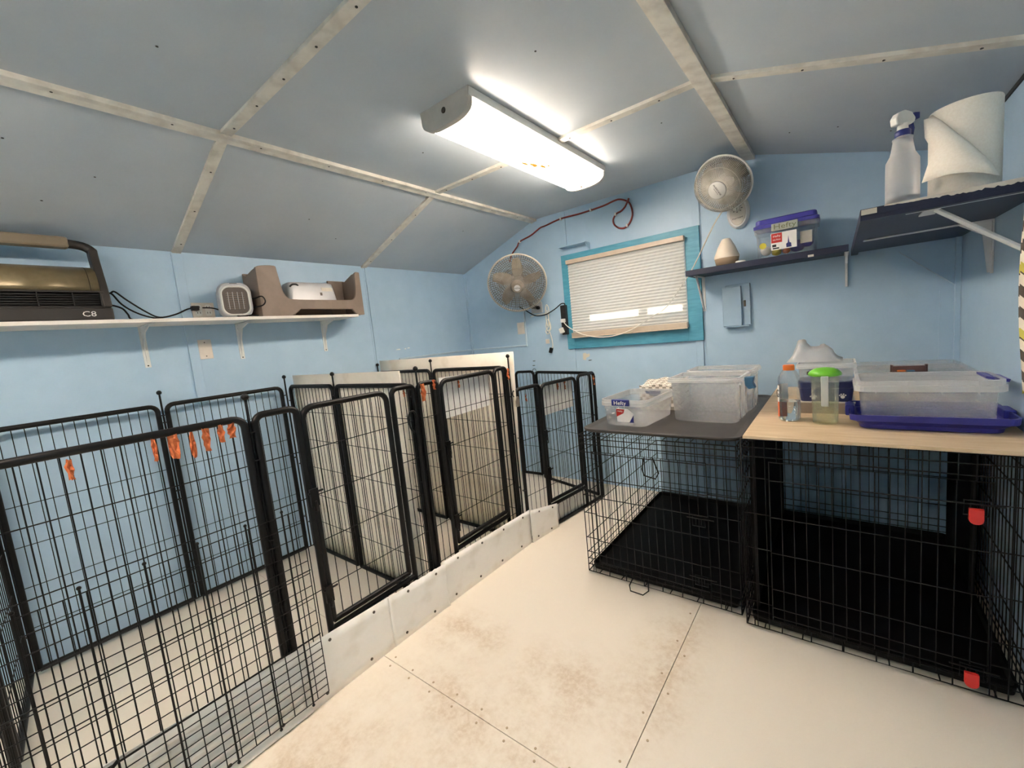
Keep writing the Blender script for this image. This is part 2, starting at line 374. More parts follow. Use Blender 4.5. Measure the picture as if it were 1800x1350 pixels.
n_trim = [0]
def trim(mb, m='batten', bevel=.002, parent=None):
    n_trim[0] += 1; return struct('trim_%d' % n_trim[0], mb, m, parent, bevel)
def screws(pts, r=.0045, m='screwdark', parent=None, nrm=(0, 0, -1)):
    b = MB()
    q = Vector((0, 0, 1)).rotation_difference(Vector(nrm)).to_matrix().to_4x4()
    for p in pts:
        b.xf = Matrix.Translation(p) @ q; b.lathe([(r, -.001), (r, .0012)], 7)
    return obj('screw_heads', b, m, parent, stuff=True)
# ceiling battens: two along the breaks of slope, three rows across
T = .018
t1 = trim(MB().prism([(XB1-.026, ceil_z(XB1-.026)-T), (XB1, ZC-T-.002), (XB1+.026, ZC-T), (XB1+.026, ZC+.004), (XB1-.026, ceil_z(XB1-.026)+.004)], 1, YF, 0))
screws([(XB1+.004, -.25-.33*k, ZC-T-.001) for k in range(12)], parent=t1)
t2 = trim(MB().prism([(XB2-.034, ZC+.002), (XB2-.034, ZC-.026), (XB2+.034, ceil_z(XB2+.034)-.026), (XB2+.034, ceil_z(XB2+.034)+.004)], 1, YF, 0))
screws([(XB2-.01, -.18-.33*k, ZC-.0265) for k in range(12)], parent=t2)
def across(y):
    w = .022
    def slab(xa, xb):
        za, zb = ceil_z(xa), ceil_z(xb); b = MB()
        b.add([(xa, y-w, za-.014), (xb, y-w, zb-.014), (xb, y+w, zb-.014), (xa, y+w, za-.014), (xa, y-w, za+.004), (xb, y-w, zb+.004), (xb, y+w, zb+.004), (xa, y+w, za+.004)],
              [(0,3,2,1),(4,5,6,7),(0,1,5,4),(1,2,6,5),(2,3,7,6),(3,0,4,7)]); return b
    for xa, xb in ((0, XB1-.027), (XB1+.027, XB2-.035), (XB2+.035, XR)):
        t = trim(slab(xa, xb)); k = max(2, int((xb-xa)/.22))
        screws([(xa+(xb-xa)*(i+.35)/k, y+.004, ceil_z(xa+(xb-xa)*(i+.35)/k)-.0145) for i in range(k)], parent=t)
across(-1.16); across(-2.378); across(-3.6)
screws([(2.158, -1.818, ZC), (2.3, -.9, ZC), (1.3, -1.6, ZC), (1.35, -2.7, ZC), (2.2, -2.75, ZC), (1.5, -.35, ZC)]+[(x, y, ceil_z(x)) for x, y in ((.45, -1.8), (.3, -1.55), (.6, -.6), (.5, -2.75), (.3, -2.9), (.62, -3.0), (2.80, -.4), (3.0, -.45), (3.2, -.35))], .004, 'screwdark', ceil)

# wall battens and corner trims, painted like the wall
def wbox(*a): return trim(MB().box(*a), 'wall', .002)
wbox(0, .012, -2.405, -2.355, 0, ZL-.004); wbox(0, .010, -1.155, -1.115, 0, ZL-.004); wbox(0, .003, -1.170, -1.157, 0, ZL-.004)
wbox(0, .02, -.02, 0, 0, ZL-.004); wbox(1.155, 1.208, -.012, 0, 2.034, ZC-.004); wbox(1.155, 1.208, -.012, 0, 0, 1.182)
wbox(2.203, 2.25, -.012, 0, 1.968, ZC-.004); wbox(2.19, 2.238, -.012, 0, 0, 1.182); wbox(2.243, 2.256, -.003, 0, 1.0, ZC-.004)
wbox(XR-.022, XR, -.022, 0, 0, ZR-.004)
n_trim[0] += 1
struct('trim_%d' % n_trim[0], MB().box(3.42, XR, -.006, 0, .85, 1.36), 'wall')
# dark joint along the right eave
trim(MB().box(XR-.006, XR, YF, 0, ZR-.016, ZR-.002), 'grilledark', 0)

# window: opening, casing, glass, blind
win = struct('window_1', MB().box(WX0+.004, WX1-.004, .062, .066, WZ0+.004, WZ1-.004), 'clearplas')
obj('window_frame', MB().box(WX0, WX0+.035, .05, .085, WZ0, WZ1).box(WX1-.035, WX1, .05, .085, WZ0, WZ1).box(WX0+.035, WX1-.035, .05, .085, WZ0, WZ0+.035).box(WX0+.035, WX1-.035, .05, .085, WZ1-.035, WZ1).box(1.80, 1.835, .05, .085, WZ0+.035, WZ1-.035), 'white', win)
for nm, b in (('casing', (1.148, 1.218, -.022, 0, 1.183, 1.97)), ('casing', (2.148, 2.245, -.022, 0, 1.183, 1.905)), ('casing', (1.218, 2.245, -.022, 0, 1.905, 1.97)), ('casing', (1.218, 2.148, -.022, 0, 1.183, 1.285))):
    obj(nm, MB().box(*b), 'teal', win, .002)
bl = thing('window_blind', 'cream pleated cellular blind pulled down over the turquoise framed window', 'blind', (1.2, -.03, 1.27))
obj('head_rail', MB().box(.012, .952, -.035, .006, .615, .648), 'blindrail', bl, .003)
rows = []; NP = 25
for i in range(NP*2+1):
    z = .05+(.615-.05)*i/(NP*2); y = -.013 if i % 2 else -.006
    rows.append([(.018+.928*k/8, y, z) for k in range(9)])
obj('pleated_shade', MB().grid(rows, False), 'blind', bl)
obj('bottom_rail', MB().box(.014, .95, -.032, .004, .012, .05).box(.014, .95, -.036, -.02, .004, .012), 'blindrail', bl, .003)
# outdoors: ground, plus unseen boards added to cut the sun into bands on the blind
o = struct('ground', MB().box(-3, 7, .12, 6, -.4, -.3), 'beige')
struct('trim_70', MB().box(-.5, 4.5, .60, .64, 1.695, 2.5), 'wall')
struct('trim_71', MB().box(-.5, 4.5, .60, .64, 1.0, 1.635), 'wall')
struct('trim_72', MB().box(1.845, 1.90, .60, .64, 1.635, 1.695), 'wall')

struct('trim_73', MB().box(-.5, 1.42, .60, .64, 1.635, 1.695), 'wall')

# ------------------------------------------------------------------ fluorescent fixture
def lens_prof(w, d, n=18):
    return [(-w, -.028)]+[(-w*math.copysign(abs(math.cos(PI*k/n))**.7, math.cos(PI*k/n)), -.040-d*math.sin(PI*k/n)**.8) for k in range(n+1)]+[(w, -.028)]
def ceiling_light(y, label, lit='lamp'):
    fx = thing('ceiling_light', label, 'light', (1.720, y, ZC))
    obj('housing', MB().box(-.142, .142, -.615, .615, -.034, 0), 'white', fx, .003)
    lp = lens_prof(.130, .056)
    lens = obj('lens', MB().prism(lp, 1, -.592, .592, True), lit, fx)
    for e in (-1, 1):
        a, b = (-.62, -.593) if e < 0 else (.593, .618)
        cap = obj('end_cap', MB().prism([(-.142, .0)]+[(p[0]*1.06, p[1]-.003) for p in lp]+[(.142, 0)], 1, a, b, True), 'lampcap' if e < 0 else 'white', fx, .002)
        if e < 0: obj('knockout', MB(Matrix.Translation((.0, a, -.04)) @ Matrix.Rotation(PI/2, 4, 'X')).lathe([(.012, 0), (.012, .0015)], 14), 'screw', cap)
    bug = MB()
    for (dx, dy, r) in ((-.020, -.03, .026), (.0, .03, .030), (.022, .085, .022), (.045, .10, .014), (.02, -.32, .004), (-.03, -.25, .004), (.0, .56, .018), (.05, .3, .005), (.01, -.12, .004)):
        a = math.acos(max(-1, min(1, -math.copysign(abs(dx/.130)**(1/.7), dx)))); z = -.040-.056*math.sin(a)**.8-.0016
        bug.add([(dx+r*.6*math.cos(2*PI*k/8)*random.uniform(.5, 1.2), dy+r*1.5*math.sin(2*PI*k/8)*random.uniform(.5, 1.2), z-.0004) for k in range(8)], [tuple(range(8))])
    obj('insect_stains', bug, 'bug', lens, stuff=True)
    return fx
ceiling_light(-1.235, 'long wraparound fluorescent ceiling light with glowing white lens')
ceiling_light(-3.95, 'matching fluorescent ceiling light behind the camera over the entrance end', 'lamp_rear')

# ------------------------------------------------------------------ pen panels
WR = .0019
def frame_path(L, z0, z1, r=.035, n=5, x0=0):
    p = [(x0, 0, z0), (x0, 0, z1-r)]
    p += [(x0+r-r*math.cos(PI/2*k/n), 0, z1-r+r*math.sin(PI/2*k/n)) for k in range(1, n+1)]
    p += [(x0+L-r+r*math.sin(PI/2*k/n), 0, z1-r+r*math.cos(PI/2*k/n)) for k in range(0, n+1)]
    p += [(x0+L, 0, z0)]; return p
FR = .0125
HZ = [.985, .80, .612, .42, .228]
def wires(L, z0, z1, hz, sp=.0412, x0=0, off=None):
    b = MB(); n = max(1, int(round(L/sp))-1); s = L/(n+1)
    for i in range(1, n+1): b.bar((x0+i*s, 0, z0), (x0+i*s, 0, z1), WR, 5)
    for z in hz:
        if z0 < z < z1: b.bar((x0, .003, z), (x0+L, .003, z), WR, 5)
    return b
def direction(a, b): return math.atan2(b[1]-a[1], b[0]-a[0]), math.hypot(b[0]-a[0], b[1]-a[1])
def eyelets(b, x, zs):
    for z in zs: b.tube([(x+.011*math.cos(2*PI*k/10), .011*math.sin(2*PI*k/10), z) for k in range(10)], .0025, 5, True)
    return b
def pen_panel(a, b, label, z0=.03, z1=1.155, hz=HZ, group='wire pen panels'):
    ang, L = direction(a, b); t = thing('pen_panel', label, 'pen panel', (a[0], a[1], 0), ang, group)
    obj('frame', MB().tube(frame_path(L, z0, z1), FR, 8).tube([(0, 0, z0), (L, 0, z0)], FR, 8), 'black', t)
    obj('wire_grid', wires(L, z0, z1, hz), 'wire', t, stuff=True)
    obj('hinge_loops', eyelets(eyelets(MB(), -.020, (.2, .62, 1.06)), L+.020, (.25, .67, 1.10)), 'black', t, stuff=True)
    return t
def door_panel(a, b, segs, label, z1=1.155, zd=.275, zb=.03, hz=HZ, latch_side=0, extra_low=None):
    """segs: (n0,n1),(d0,d1),(m0,m1) distances along the panel of post, door, post"""
    ang, L = direction(a, b); t = thing('pen_door_panel', label, 'pen panel', (a[0], a[1], 0), ang, 'door panels facing the aisle')
    for (s0, s1) in (segs[0], segs[2]):
        obj('side_frame', MB().tube(frame_path(s1-s0, zb, z1, .03, 5, s0), FR, 8), 'black', t)
        obj('wire_grid', wires(s1-s0, zb, z1, hz, .0412, s0), 'wire', t, stuff=True)
    obj('base_rail', MB().tube([(segs[0][0], 0, zb), (segs[2][1], 0, zb)], FR, 8).tube([(segs[0][1], 0, zd-.032), (segs[2][0], 0, zd-.032)], FR, 8), 'black', t)
    lw = MB(); d0, d1 = segs[1]
    n = max(2, int(round((d1-d0)/.0412))-1)
    for i in range(1, n+1):
        x = d0+(d1-d0)*i/(n+1); bend = .012*math.sin(i*2.3)
        lw.tube(smooth_path([(x, 0, zb), (x+bend, 0, (zb+zd)/2), (x-bend*.4, 0, zd-.032)], 4), WR, 5)
    obj('lower_wires', lw, 'wire', t, stuff=True)
    d = obj('door', MB().tube(frame_path(d1-d0, zd, z1-.006, .045, 6, d0), FR, 8).tube([(d0, 0, zd), (d1, 0, zd)], FR, 8), 'black', t)
    obj('door_wires', wires(d1-d0, zd, z1-.006, hz, .0412, d0), 'wire', d, stuff=True)
    lt = d0 if latch_side == 0 else d1
    for z in (.80 if z1 > 1.1 else .66, .40):
        obj('latch', MB().box(lt-.024, lt+.006, -.022, -.010, z-.035, z+.035).tube([(lt-.03, -.018, z+.02), (lt+.028, -.018, z+.02)], .004, 6).tube([(lt-.012, -.022, z-.05), (lt-.012, -.034, z-.05), (lt-.012, -.034, z-.01)], .004, 6), 'black', d)
    obj('hinge_loops', eyelets(eyelets(MB(), -.012, (.35, .7, 1.0)), L+.012, (.38, .73, .97)), 'black', t, stuff=True)
    return t
PX = 1.368
# panels against the left wall
pen_panel((.06, -3.205), (.06, -2.607), 'black wire pen panel flat against the left wall, nearest the camera')
pen_panel((.06, -2.566), (.06, -1.955), 'black wire pen panel flat against the left wall, second from the camera')
# near end partition, seen edge on
pen_panel((.075, -3.235), (.70, -3.300), 'black wire pen panel seen edge-on at left border, end by the wall')
pen_panel((.74, -3.305), (1.338, -3.375), 'black wire pen panel seen edge-on at left border, end by the aisle')
# first partition
pen_panel((.085, -1.905), (.62, -1.905), 'half of the nearer cross partition that touches the left wall')
pen_panel((.66, -1.905), (1.334, -1.905), 'half of the nearer cross partition that meets the aisle')
# second partition
pen_panel((.035, -1.165), (.645, -1.165), 'half of the farther cross partition that touches the left wall')
pen_panel((.685, -1.165), (1.334, -1.165), 'half of the farther cross partition that meets the aisle')
# front of the first pen
pen_panel((PX, -3.370), (PX, -2.648), 'black wire front panel with orange paper scraps, leftmost along the aisle')
door_panel((PX, -2.615), (PX, -1.905), ((0, .148), (.165, .548), (.580, .708)), 'black pen door panel nearest the camera, in front of the first partition')
door_panel((PX, -1.882), (PX, -1.185), ((0, .127), (.150, .572), (.585, .697)), 'black pen door panel between the two ball-topped partitions')
A3, B3 = (1.387, -1.126), (1.5, -.29)
door_panel(A3, B3, ((0, .218), (.236, .612), (.648, .85)), 'low black pen door panel beside the small crate', z1=1.006, zd=.19, zb=.014, hz=[.84, .67, .49, .30], latch_side=0)
# back of the far pen
pen_panel((.60, -.085), (.795, -.075), 'short low black pen panel by the back wall', .035, 1.005, [.84, .67, .49, .30], 'low pen panels at the back wall')
pen_panel((.83, -.085), (1.458, -.265), 'long low black pen panel angled out from the back wall', .015, 1.0, [.84, .67, .49, .30], 'low pen panels at the back wall')

# connecting rods with ball heads
def rod(x, y, ztop, label, z0=.03):
    t = thing('connecting_rod', label, 'rod', (x, y, 0), 0, 'ball-topped connecting rods')
    obj('shaft', MB().bar((0, 0, z0), (0, 0, ztop-.012), .0048, 8), 'black', t)
    obj('ball_head', MB().ball((0, 0, ztop-.012), .0125, 12, 8), 'black', t)
for x, y, z, l in ((.06, -2.586, 1.238, 'ball-topped black rod joining the two panels on the left wall'),
                   (PX, -2.632, 1.238, 'ball-topped black rod at the corner of the leftmost aisle panel'),
                   (.062, -1.925, 1.234, 'ball-topped black rod where the nearer partition meets the left wall'),
                   (.64, -1.905, 1.238, 'ball-topped black rod in the middle of the nearer partition'),
                   (PX+.019, -1.8945, 1.246, 'ball-topped black rod where the nearer partition meets the aisle'),
                   (.018, -1.165, 1.230, 'ball-topped black rod where the farther partition meets the left wall'),
                   (.665, -1.165, 1.236, 'ball-topped black rod in the middle of the farther partition'),
                   (PX+.012, -1.166, 1.236, 'ball-topped black rod where the farther partition meets the aisle')):
    rod(x, y, z, l)
obj_ring = MB().tube([(1.386, -1.142+.020*math.cos(2*PI*k/16), .985+.020*math.sin(2*PI*k/16)) for k in range(16)], .003, 6, True)
tag(obj('ring_clip', obj_ring, 'wire', base=True), 'round wire ring at the top of the low door panel', 'ring')
tag(obj('spring_clip', MB().box(1.392, 1.404, -1.150, -1.118, .90, .94).prism([(-1.150, .94), (-1.118, .94), (-1.125, .965), (-1.140, .965)], 0, 1.392, 1.404), 'fanhub', base=True, bevel=.003), 'grey plastic spring clip under the wire ring on the pen', 'clip')
tag(obj('wire_ring', MB().tube([(.812+.018*math.cos(2*PI*k/14), -.08, 1.012+.018*math.sin(2*PI*k/14)) for k in range(14)], .0025, 5, True), 'wire', base=True), 'thin ring joining the two low panels at the back wall', 'ring')
car = thing('carabiner', 'black carabiner hooked on the nearer pen door post', 'carabiner', (1.388, -1.945, .93))
obj('hook_body', MB().tube(smooth_path([(0, .0, .0), (0, -.022, .03), (0, -.026, .08), (0, -.01, .105), (0, .012, .10), (0, .024, .075)], 4), .0045, 7), 'black', car)
obj('gate', MB().bar((0, 0, 0), (0, .024, .075), .0035, 6), 'black', car)

# wire grid panel leaning in front of the first pen
gp = thing('wire_grid_panel', 'low black wire grid panel leaning along the aisle at lower left', 'wire panel', (1.415, -3.45, 0), PI/2)
GL = .918; hz = [.045+.0302*i for i in range(9)]+[.285+.05*i for i in range(0, 11)]
b = MB()
for z in hz: b.bar((0, 0, z), (GL, 0, z), .0017, 5)
k = 0; x = GL
while x > 0:
    b.bar((x, .003, .045), (x, .003, .785), .0017, 5); x -= .0435
obj('wire_grid', b, 'wire', gp, stuff=True)
for x in (.853, .735, .600, .473, .340, .225, .09):
    obj('upright_rod', MB().tube([(x, -.003, .035), (x, -.003, .80)], .0031, 6).ball((x, -.003, .802), .0055, 8, 5).ball((x, -.003, .038), .0055, 8, 5), 'wire', gp)
obj('cross_rod', MB().bar((0, -.006, .292), (GL, -.006, .292), .0022, 5).bar((0, -.007, .55), (GL, -.007, .55), .0022, 5).tube([(.325, -.010, .288), (.339, -.010, .298)], .005, 6), 'wire', gp)

# white divider boards
def board_mesh(x0, x1, y, z0, z1, th=.004, curl=.0):
    rows = []
    for i in range(9):
        z = z0+(z1-z0)*i/8; rows.append([(x0+(x1-x0)*k/8+(curl*(1-i/8.)*(k/8)), y+.002*math.sin(k*1.1), z) for k in range(9)])
    return MB().grid(rows)
tag(obj('divider_board', board_mesh(.10, 1.245, -1.884, .02, 1.226), 'board', solid=.005, base=True), 'dusty white divider board standing behind the nearer partition', 'board', 'white divider boards')
tag(obj('divider_board', board_mesh(.03, 1.41, -1.147, .02, 1.248, curl=-.05), 'board', solid=.005, base=True), 'taller white divider board standing behind the farther partition', 'board', 'white divider boards')
for (pts, lab) in (([(-1.722, 1.166), (-1.33, 1.15), (-1.345, .95), (-1.716, .945)], 'white plastic sheet taped behind the top of the middle pen door'),):
    q = MB().add([(PX-.018, y, z) for y, z in pts], [(0, 1, 2, 3)]) or None
    b = MB(); b.add([(PX-.018, y, z) for y, z in pts], [(0, 1, 2, 3)]); tag(obj('plastic_sheet', b, 'whitelabel', solid=.002, base=True), lab, 'sheet', 'white sheets on pen doors')
def on3(s, z, off=0):
    L = math.hypot(B3[0]-A3[0], B3[1]-A3[1]); ux, uy = (B3[0]-A3[0])/L, (B3[1]-A3[1])/L
    return (A3[0]+ux*s-uy*off, A3[1]+uy*s+ux*off, z)
for pts, lab in (([(.25, 1.0), (.595, 1.0), (.592, .79), (.251, .785)], 'white plastic sheet behind the top of the low pen door'),
                 ([(.222, .150), (.64, .150), (.64, .002), (.222, .002)], 'long white strip closing the gap under the low pen door')):
    b = MB(); b.add([on3(s, z, .017) for s, z in pts], [(0, 1, 2, 3)]); tag(obj('plastic_sheet', b, 'whitelabel', solid=.002, base=True), lab, 'sheet', 'white sheets on pen doors')

# kick boards along the aisle
def kick(name, a, b, za, zb, label, torn=False, ribs=False):
    ang, L = direction(a, b); t = thing(name, label, 'kick board', (a[0], a[1], 0), ang, 'white kick boards along the pens')
    n = 24; rows = []
    zt = [za+(zb-za)*k/n for k in range(n+1)]
    M_ = 48 if ribs else 6
    for i in range(M_+1):
        f = i/M_; row = []
        for k in range(n+1):
            x = L*k/n; y = -.006-(.0075*(1+math.sin(f*2*PI*6)) if ribs else 0)
            if ribs and f > .97: y += .01
            if torn and k > n-3: y -= .012*(k-n+3)/3*(.4+.6*f); x -= .012*(abs(math.sin(f*9))) if k == n else 0
            row.append((x, y, zt[k]*f+(random.uniform(-.003, .003) if (torn and i == M_) else 0)))
        rows.append(row)
    obj('sheet', MB().grid(rows), 'kick', t, solid=.003)
    b_ = MB(); q = Matrix.Rotation(PI/2, 4, 'X'); k = max(2, int(L/.17))
    for i in range(k):
        for zf in (.12, .9):
            x = L*(i+.5+(.1 if zf > .5 else -.1))/k; z = (za+(zb-za)*x/L)*zf
            b_.xf = Matrix.Translation((x, -.009, z)) @ q; b_.lathe([(.0062, 0), (.0062, .003), (.003, .0035)], 9)
    obj('screw_heads', b_, 'screw', t, stuff=True); return t
kick('kick_board', (1.388, -3.45), (1.388, -2.598), .30, .262, 'ribbed grey-white kick board behind the leaning wire grid panel', ribs=True)
kick('kick_board', (1.394, -2.615), (1.389, -2.212), .262, .243, 'plain white kick board between the ribbed board and the floor seam')
kick('kick_board', (1.390, -2.212), (1.392, -1.868), .243, .228, 'white kick board with a torn curled right end', torn=True)
kick('kick_board', (1.384, -1.89), (1.402, -1.137), .238, .222, 'long white kick board in front of the middle pen door')
kick('kick_board', (1.410, -1.138), (1.444, -.868), .220, .170, 'short white kick board farthest along the aisle')

# orange paper scraps
def scrap(x, y, z, w, h, label, seed):
    rnd = random.Random(seed); rows = []
    for i in range(7):
        f = i/6; ww = w*(1-.5*abs(f-.4)-.25*rnd.random()); row = []
        for k in range(5):
            g = k/4-.5; row.append((x+rnd.uniform(-.004, .007), y+g*ww+rnd.uniform(-.002, .002), z-h*f+rnd.uniform(-.002, .002)))
        rows.append(row)
    tag(obj('paper_scrap', MB().grid(rows, False), 'orange', solid=.0012, base=True), label, 'paper scrap', 'torn orange paper scraps')
XS = PX+.012
pos = ('thin orange scrap farthest left under the front rail', 'small thin orange scrap left of the wall rod', 'large ragged orange scrap in line with the wall post', 'narrow orange scrap split in two below the rail', 'longest orange scrap under the front rail', 'twisted orange scrap second from the corner of the rail', 'orange scrap nearest the rounded corner of the front rail')
for i, (y, z, w, h) in enumerate(((-3.075, 1.135, .016, .055), (-2.897, 1.147, .014, .07), (-2.85, 1.146, .036, .075), (-2.803, 1.145, .016, .085), (-2.765, 1.146, .026, .075), (-2.722, 1.150, .022, .06), (-2.690, 1.146, .030, .05))):
    scrap(XS-.006, y, z, w, h, pos[i], 20+i)
scrap(PX+.016, -1.862, 1.155, .03, .085, 'bright orange scrap on the post beside the tall ball-topped rod', 41)
scrap(PX+.012, -1.785, 1.165, .022, .05, 'pale orange scrap on the narrow frame left of the middle door', 42)
scrap(PX+.016, -1.185, 1.150, .022, .07, 'orange scrap on the rod at the end of the farther partition', 43)
scrap(1.507, -.292, .985, .030, .075, 'orange scrap on the far corner of the low pen', 44)
scrap(PX+.0, -1.965, 1.14, .014, .03, 'tiny orange scrap inside the nearer door post', 45)
scrap(1.39, -1.03, .965, .012, .05, 'tiny orange scrap on the low pen left of its door', 46)
scrap(1.428, -.70, .985, .022, .05, 'small faded orange scrap left on the low door sheet', 47)
scrap(1.440, -.62, .990, .020, .06, 'small faded orange scrap right on the low door sheet', 48)
scrap(PX+.0, -1.60, 1.135, .010, .04, 'thin faded orange scrap hanging from the middle door rail', 49)

# ------------------------------------------------------------------ crates
def crate(name, label, X0, X1, Y0, Y1, H, hz, door, latch_m, handle, zlatch):
    W = X1-X0; D = Y1-Y0; t = thing(name, label, 'crate', (X0, Y0, 0), 0, 'folding wire dog crates')
    vr, hr = .0019, .0024
    d0, d1, dz0, dz1 = door
    def wall(horizontal_axis, L, fixed, skip=None, sp=.041):
        b = MB()
        P = (lambda s, z, o=0: (s, fixed+o, z)) if horizontal_axis == 0 else (lambda s, z, o=0: (fixed+o, s, z))
        n = int(round(L/sp)); s_ = L/n
        for i in range(n+1):
            x = i*s_
            if skip and skip[0] < x < skip[1]:
                b.bar(P(x, .045), P(x, skip[2]), vr, 5); b.bar(P(x, skip[3]), P(x, H), vr, 5)
            else: b.bar(P(x, .012), P(x, H), vr, 5)
        for z in hz:
            if skip and skip[2] < z < skip[3]:
                b.bar(P(0, z, .004), P(skip[0], z, .004), hr, 5); b.bar(P(skip[1], z, .004), P(L, z, .004), hr, 5)
            else: b.bar(P(0, z, .004), P(L, z, .004), hr, 5)
        b.tube([P(0, .012), P(L, .012), P(L, H), P(0, H)], .0032, 6, True)
        return b
    obj('wire_panel', wall(0, W, 0, (d0, d1, dz0, dz1)), 'wire', t, stuff=True)
    obj('wire_panel', wall(0, W, D), 'wire', t, stuff=True)
    obj('wire_panel', wall(1, D, 0), 'wire', t, stuff=True)
    obj('wire_panel', wall(1, D, W), 'wire', t, stuff=True)
    b = MB()
    for i in range(1, 12): b.bar((W*i/12, 0, H), (W*i/12, D, H), vr, 5)
    for i in range(1, 8): b.bar((0, D*i/8, H-.004), (W, D*i/8, H-.004), hr, 5)
    obj('roof_wires', b, 'wire', t, stuff=True)
    b = MB()
    for i in range(6): b.bar((W*(i+.5)/6, 0, .012), (W*(i+.5)/6, D, .012), hr, 5)
    for i in range(5): b.bar((0, D*(i+.5)/5, .016), (W, D*(i+.5)/5, .016), hr, 5)
    for i in range(8): b.bar((W*(i+.3)/8, 0, .012), (W*(i+.3)/8, .006, .05), hr, 5)
    obj('floor_wires', b, 'wire', t, stuff=True)
    # tray
    L = lambda z, o: rrect(W-.03-2*o, D-.03-2*o, .02, z, 4, W/2, D/2)
    obj('tray', MB().loft([L(.022, .004), L(.054, 0), L(.054, .006), L(.030, .010)], True, True), 'pan', t)
    dw = MB(); fy = -.006
    dw.tube([(d0, fy, dz0), (d1, fy, dz0), (d1, fy, dz1), (d0, fy, dz1)], .0032, 6, True)
    n = int(round((d1-d0)/.041)); s_ = (d1-d0)/n
    for i in range(1, n): dw.bar((d0+i*s_, fy, dz0), (d0+i*s_, fy, dz1), vr, 5)
    for z in hz:
        if dz0 < z < dz1: dw.bar((d0, fy-.004, z), (d1, fy-.004, z), hr, 5)
    dr = obj('door', dw, 'wire', t)
    for z in zlatch:
        lb = MB().tube([(d1-.09, fy-.010, z+.018), (d1+.025, fy-.010, z+.018)], .003, 6).tube([(d1-.065, fy-.012, z-.018), (d1-.01, fy-.012, z-.018), (d1-.01, fy-.012, z+.03), (d1-.065, fy-.012, z+.03)], .0026, 6, True)
        for k in (-.05, -.026): lb.bar((d1+k, fy-.010, z+.018), (d1+k, fy-.012, z-.012), .0026, 5)
        la = obj('latch', lb, 'wire', dr)
        if latch_m:
            w, h, x = .017, .030, d1-.038
            poly = [(x-w, z+.006), (x+w, z+.006)]+[(x+w*math.cos(PI*k/8)*1, z-h-.0-.016*math.sin(PI*k/8)) for k in range(9)]
            obj('latch_grip', MB().prism(poly, 1, fy-.024, fy-.010), latch_m, la, .002)
    if handle:
        obj('carry_handle', MB().tube([(.255, -.002, .04), (.245, -.03, .012), (.265, -.065, .008), (.33, -.068, .008), (.345, -.03, .012), (.335, -.002, .04)], .0034, 6), 'wire', t)
        obj('wire_loop', MB().tube([(.355, -.012, .695), (.345, -.014, .64), (.355, -.016, .61), (.41, -.016, .60), (.425, -.014, .63), (.40, -.012, .70)], .0034, 6), 'wire', t)
    return t
HZS = [.050, .085, .124, .207, .350, .450, .551, .692, .735, .765]
crate('dog_crate', 'smaller black wire crate with a dark tray lying on top', 1.888, 2.645, -1.266, -.10, .785, HZS, (.075, .635, .075, .70), None, True, (.42, .13))
HZB = [.052, .083, .123, .206, .364, .516, .670, .760, .799]
crate('dog_crate', 'larger black wire crate with red latches under the plywood top', 2.672, 3.462, -1.31, -.10, .833, HZB, (.098, .70, .065, .745), 'red', False, (.655, .085))
sp = thing('black_panel', 'black plastic pan stood on edge inside the larger crate', 'pan', (2.69, -1.24, .056))
obj('sheet', MB().box(0, .008, 0, 1.08, 0, .74), 'pan', sp, .002); obj('rim', MB().box(0, .022, 0, 1.08, .735, .75).box(0, .022, 0, .012, 0, .735).box(0, .022, 1.068, 1.08, 0, .735), 'pan', sp)

sp = thing('black_panel', 'black panel standing along the right side inside the larger crate', 'pan', (3.440, -.72, .056))  # thin black upright sheet with a rim, along the crate's right side
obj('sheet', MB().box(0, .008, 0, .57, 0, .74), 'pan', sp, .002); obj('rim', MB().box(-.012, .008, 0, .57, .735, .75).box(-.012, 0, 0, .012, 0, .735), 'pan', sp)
# tray lying on the small crate
cx, cy = (1.875+2.66)/2, -.655; tw, td = .785, 1.13
tr = thing('crate_tray', 'dark grey plastic tray lying on the smaller crate', 'tray', (cx, cy, .789))
L = lambda z, o: rrect(tw-2*o, td-2*o, .06, z, 6)
obj('tray_body', MB().loft([L(0, .012), L(.006, .002), L(.018, 0), L(.0185, .006), L(.010, .022), L(.009, .04)], True, True, True), 'traydark', tr)
py = thing('plywood_top', 'plywood sheet lying on the larger crate', 'board', (3.085, -.67, .836))
obj('plywood_sheet', MB().box(-.405, .408, -.645, .645, 0, .012), 'ply', py, .001)

# ------------------------------------------------------------------ shelves
sh = thing('wall_shelf', 'long white shelf on the left wall carrying two heaters', 'shelf', (0, -3.9, 1.59))
obj('shelf_board', MB().box(.001, .27, 0, 2.465, 0, .018), 'shelfwhite', sh, .0015)
def bracket(parent, x0, axis, depth, drop, top, m='bracket', w=.026):
    """L bracket; axis 0: arm runs along +x from a wall at x=0 at y=x0 (local)"""
    b = MB()
    if axis == 0:
        b.box(.001, depth, x0-w/2, x0+w/2, top-.004, top-.0005); b.box(.001, .005, x0-w/2, x0+w/2, top-drop, top-.004)
        b.prism([(.005, top-.004), (depth*.8, top-.004), (depth*.30, top-.035), (.03, top-drop*.45), (.005, top-drop*.98)], 1, x0-.003, x0+.003)
    br = obj('bracket', b, m, parent)
    s = MB(); q = Matrix.Rotation(PI/2, 4, 'Y')
    for z in (top-drop+.01, top-.03):
        s.xf = Matrix.Translation((.0055, x0, z)) @ q; s.lathe([(.004, 0), (.004, .0015)], 7)
    obj('screw', s, 'screwdark', br, stuff=True)
    return br
for y in (-2.597, -2.128, -1.572, -3.3): bracket(sh, y+3.9, 0, .24, .222, 0)

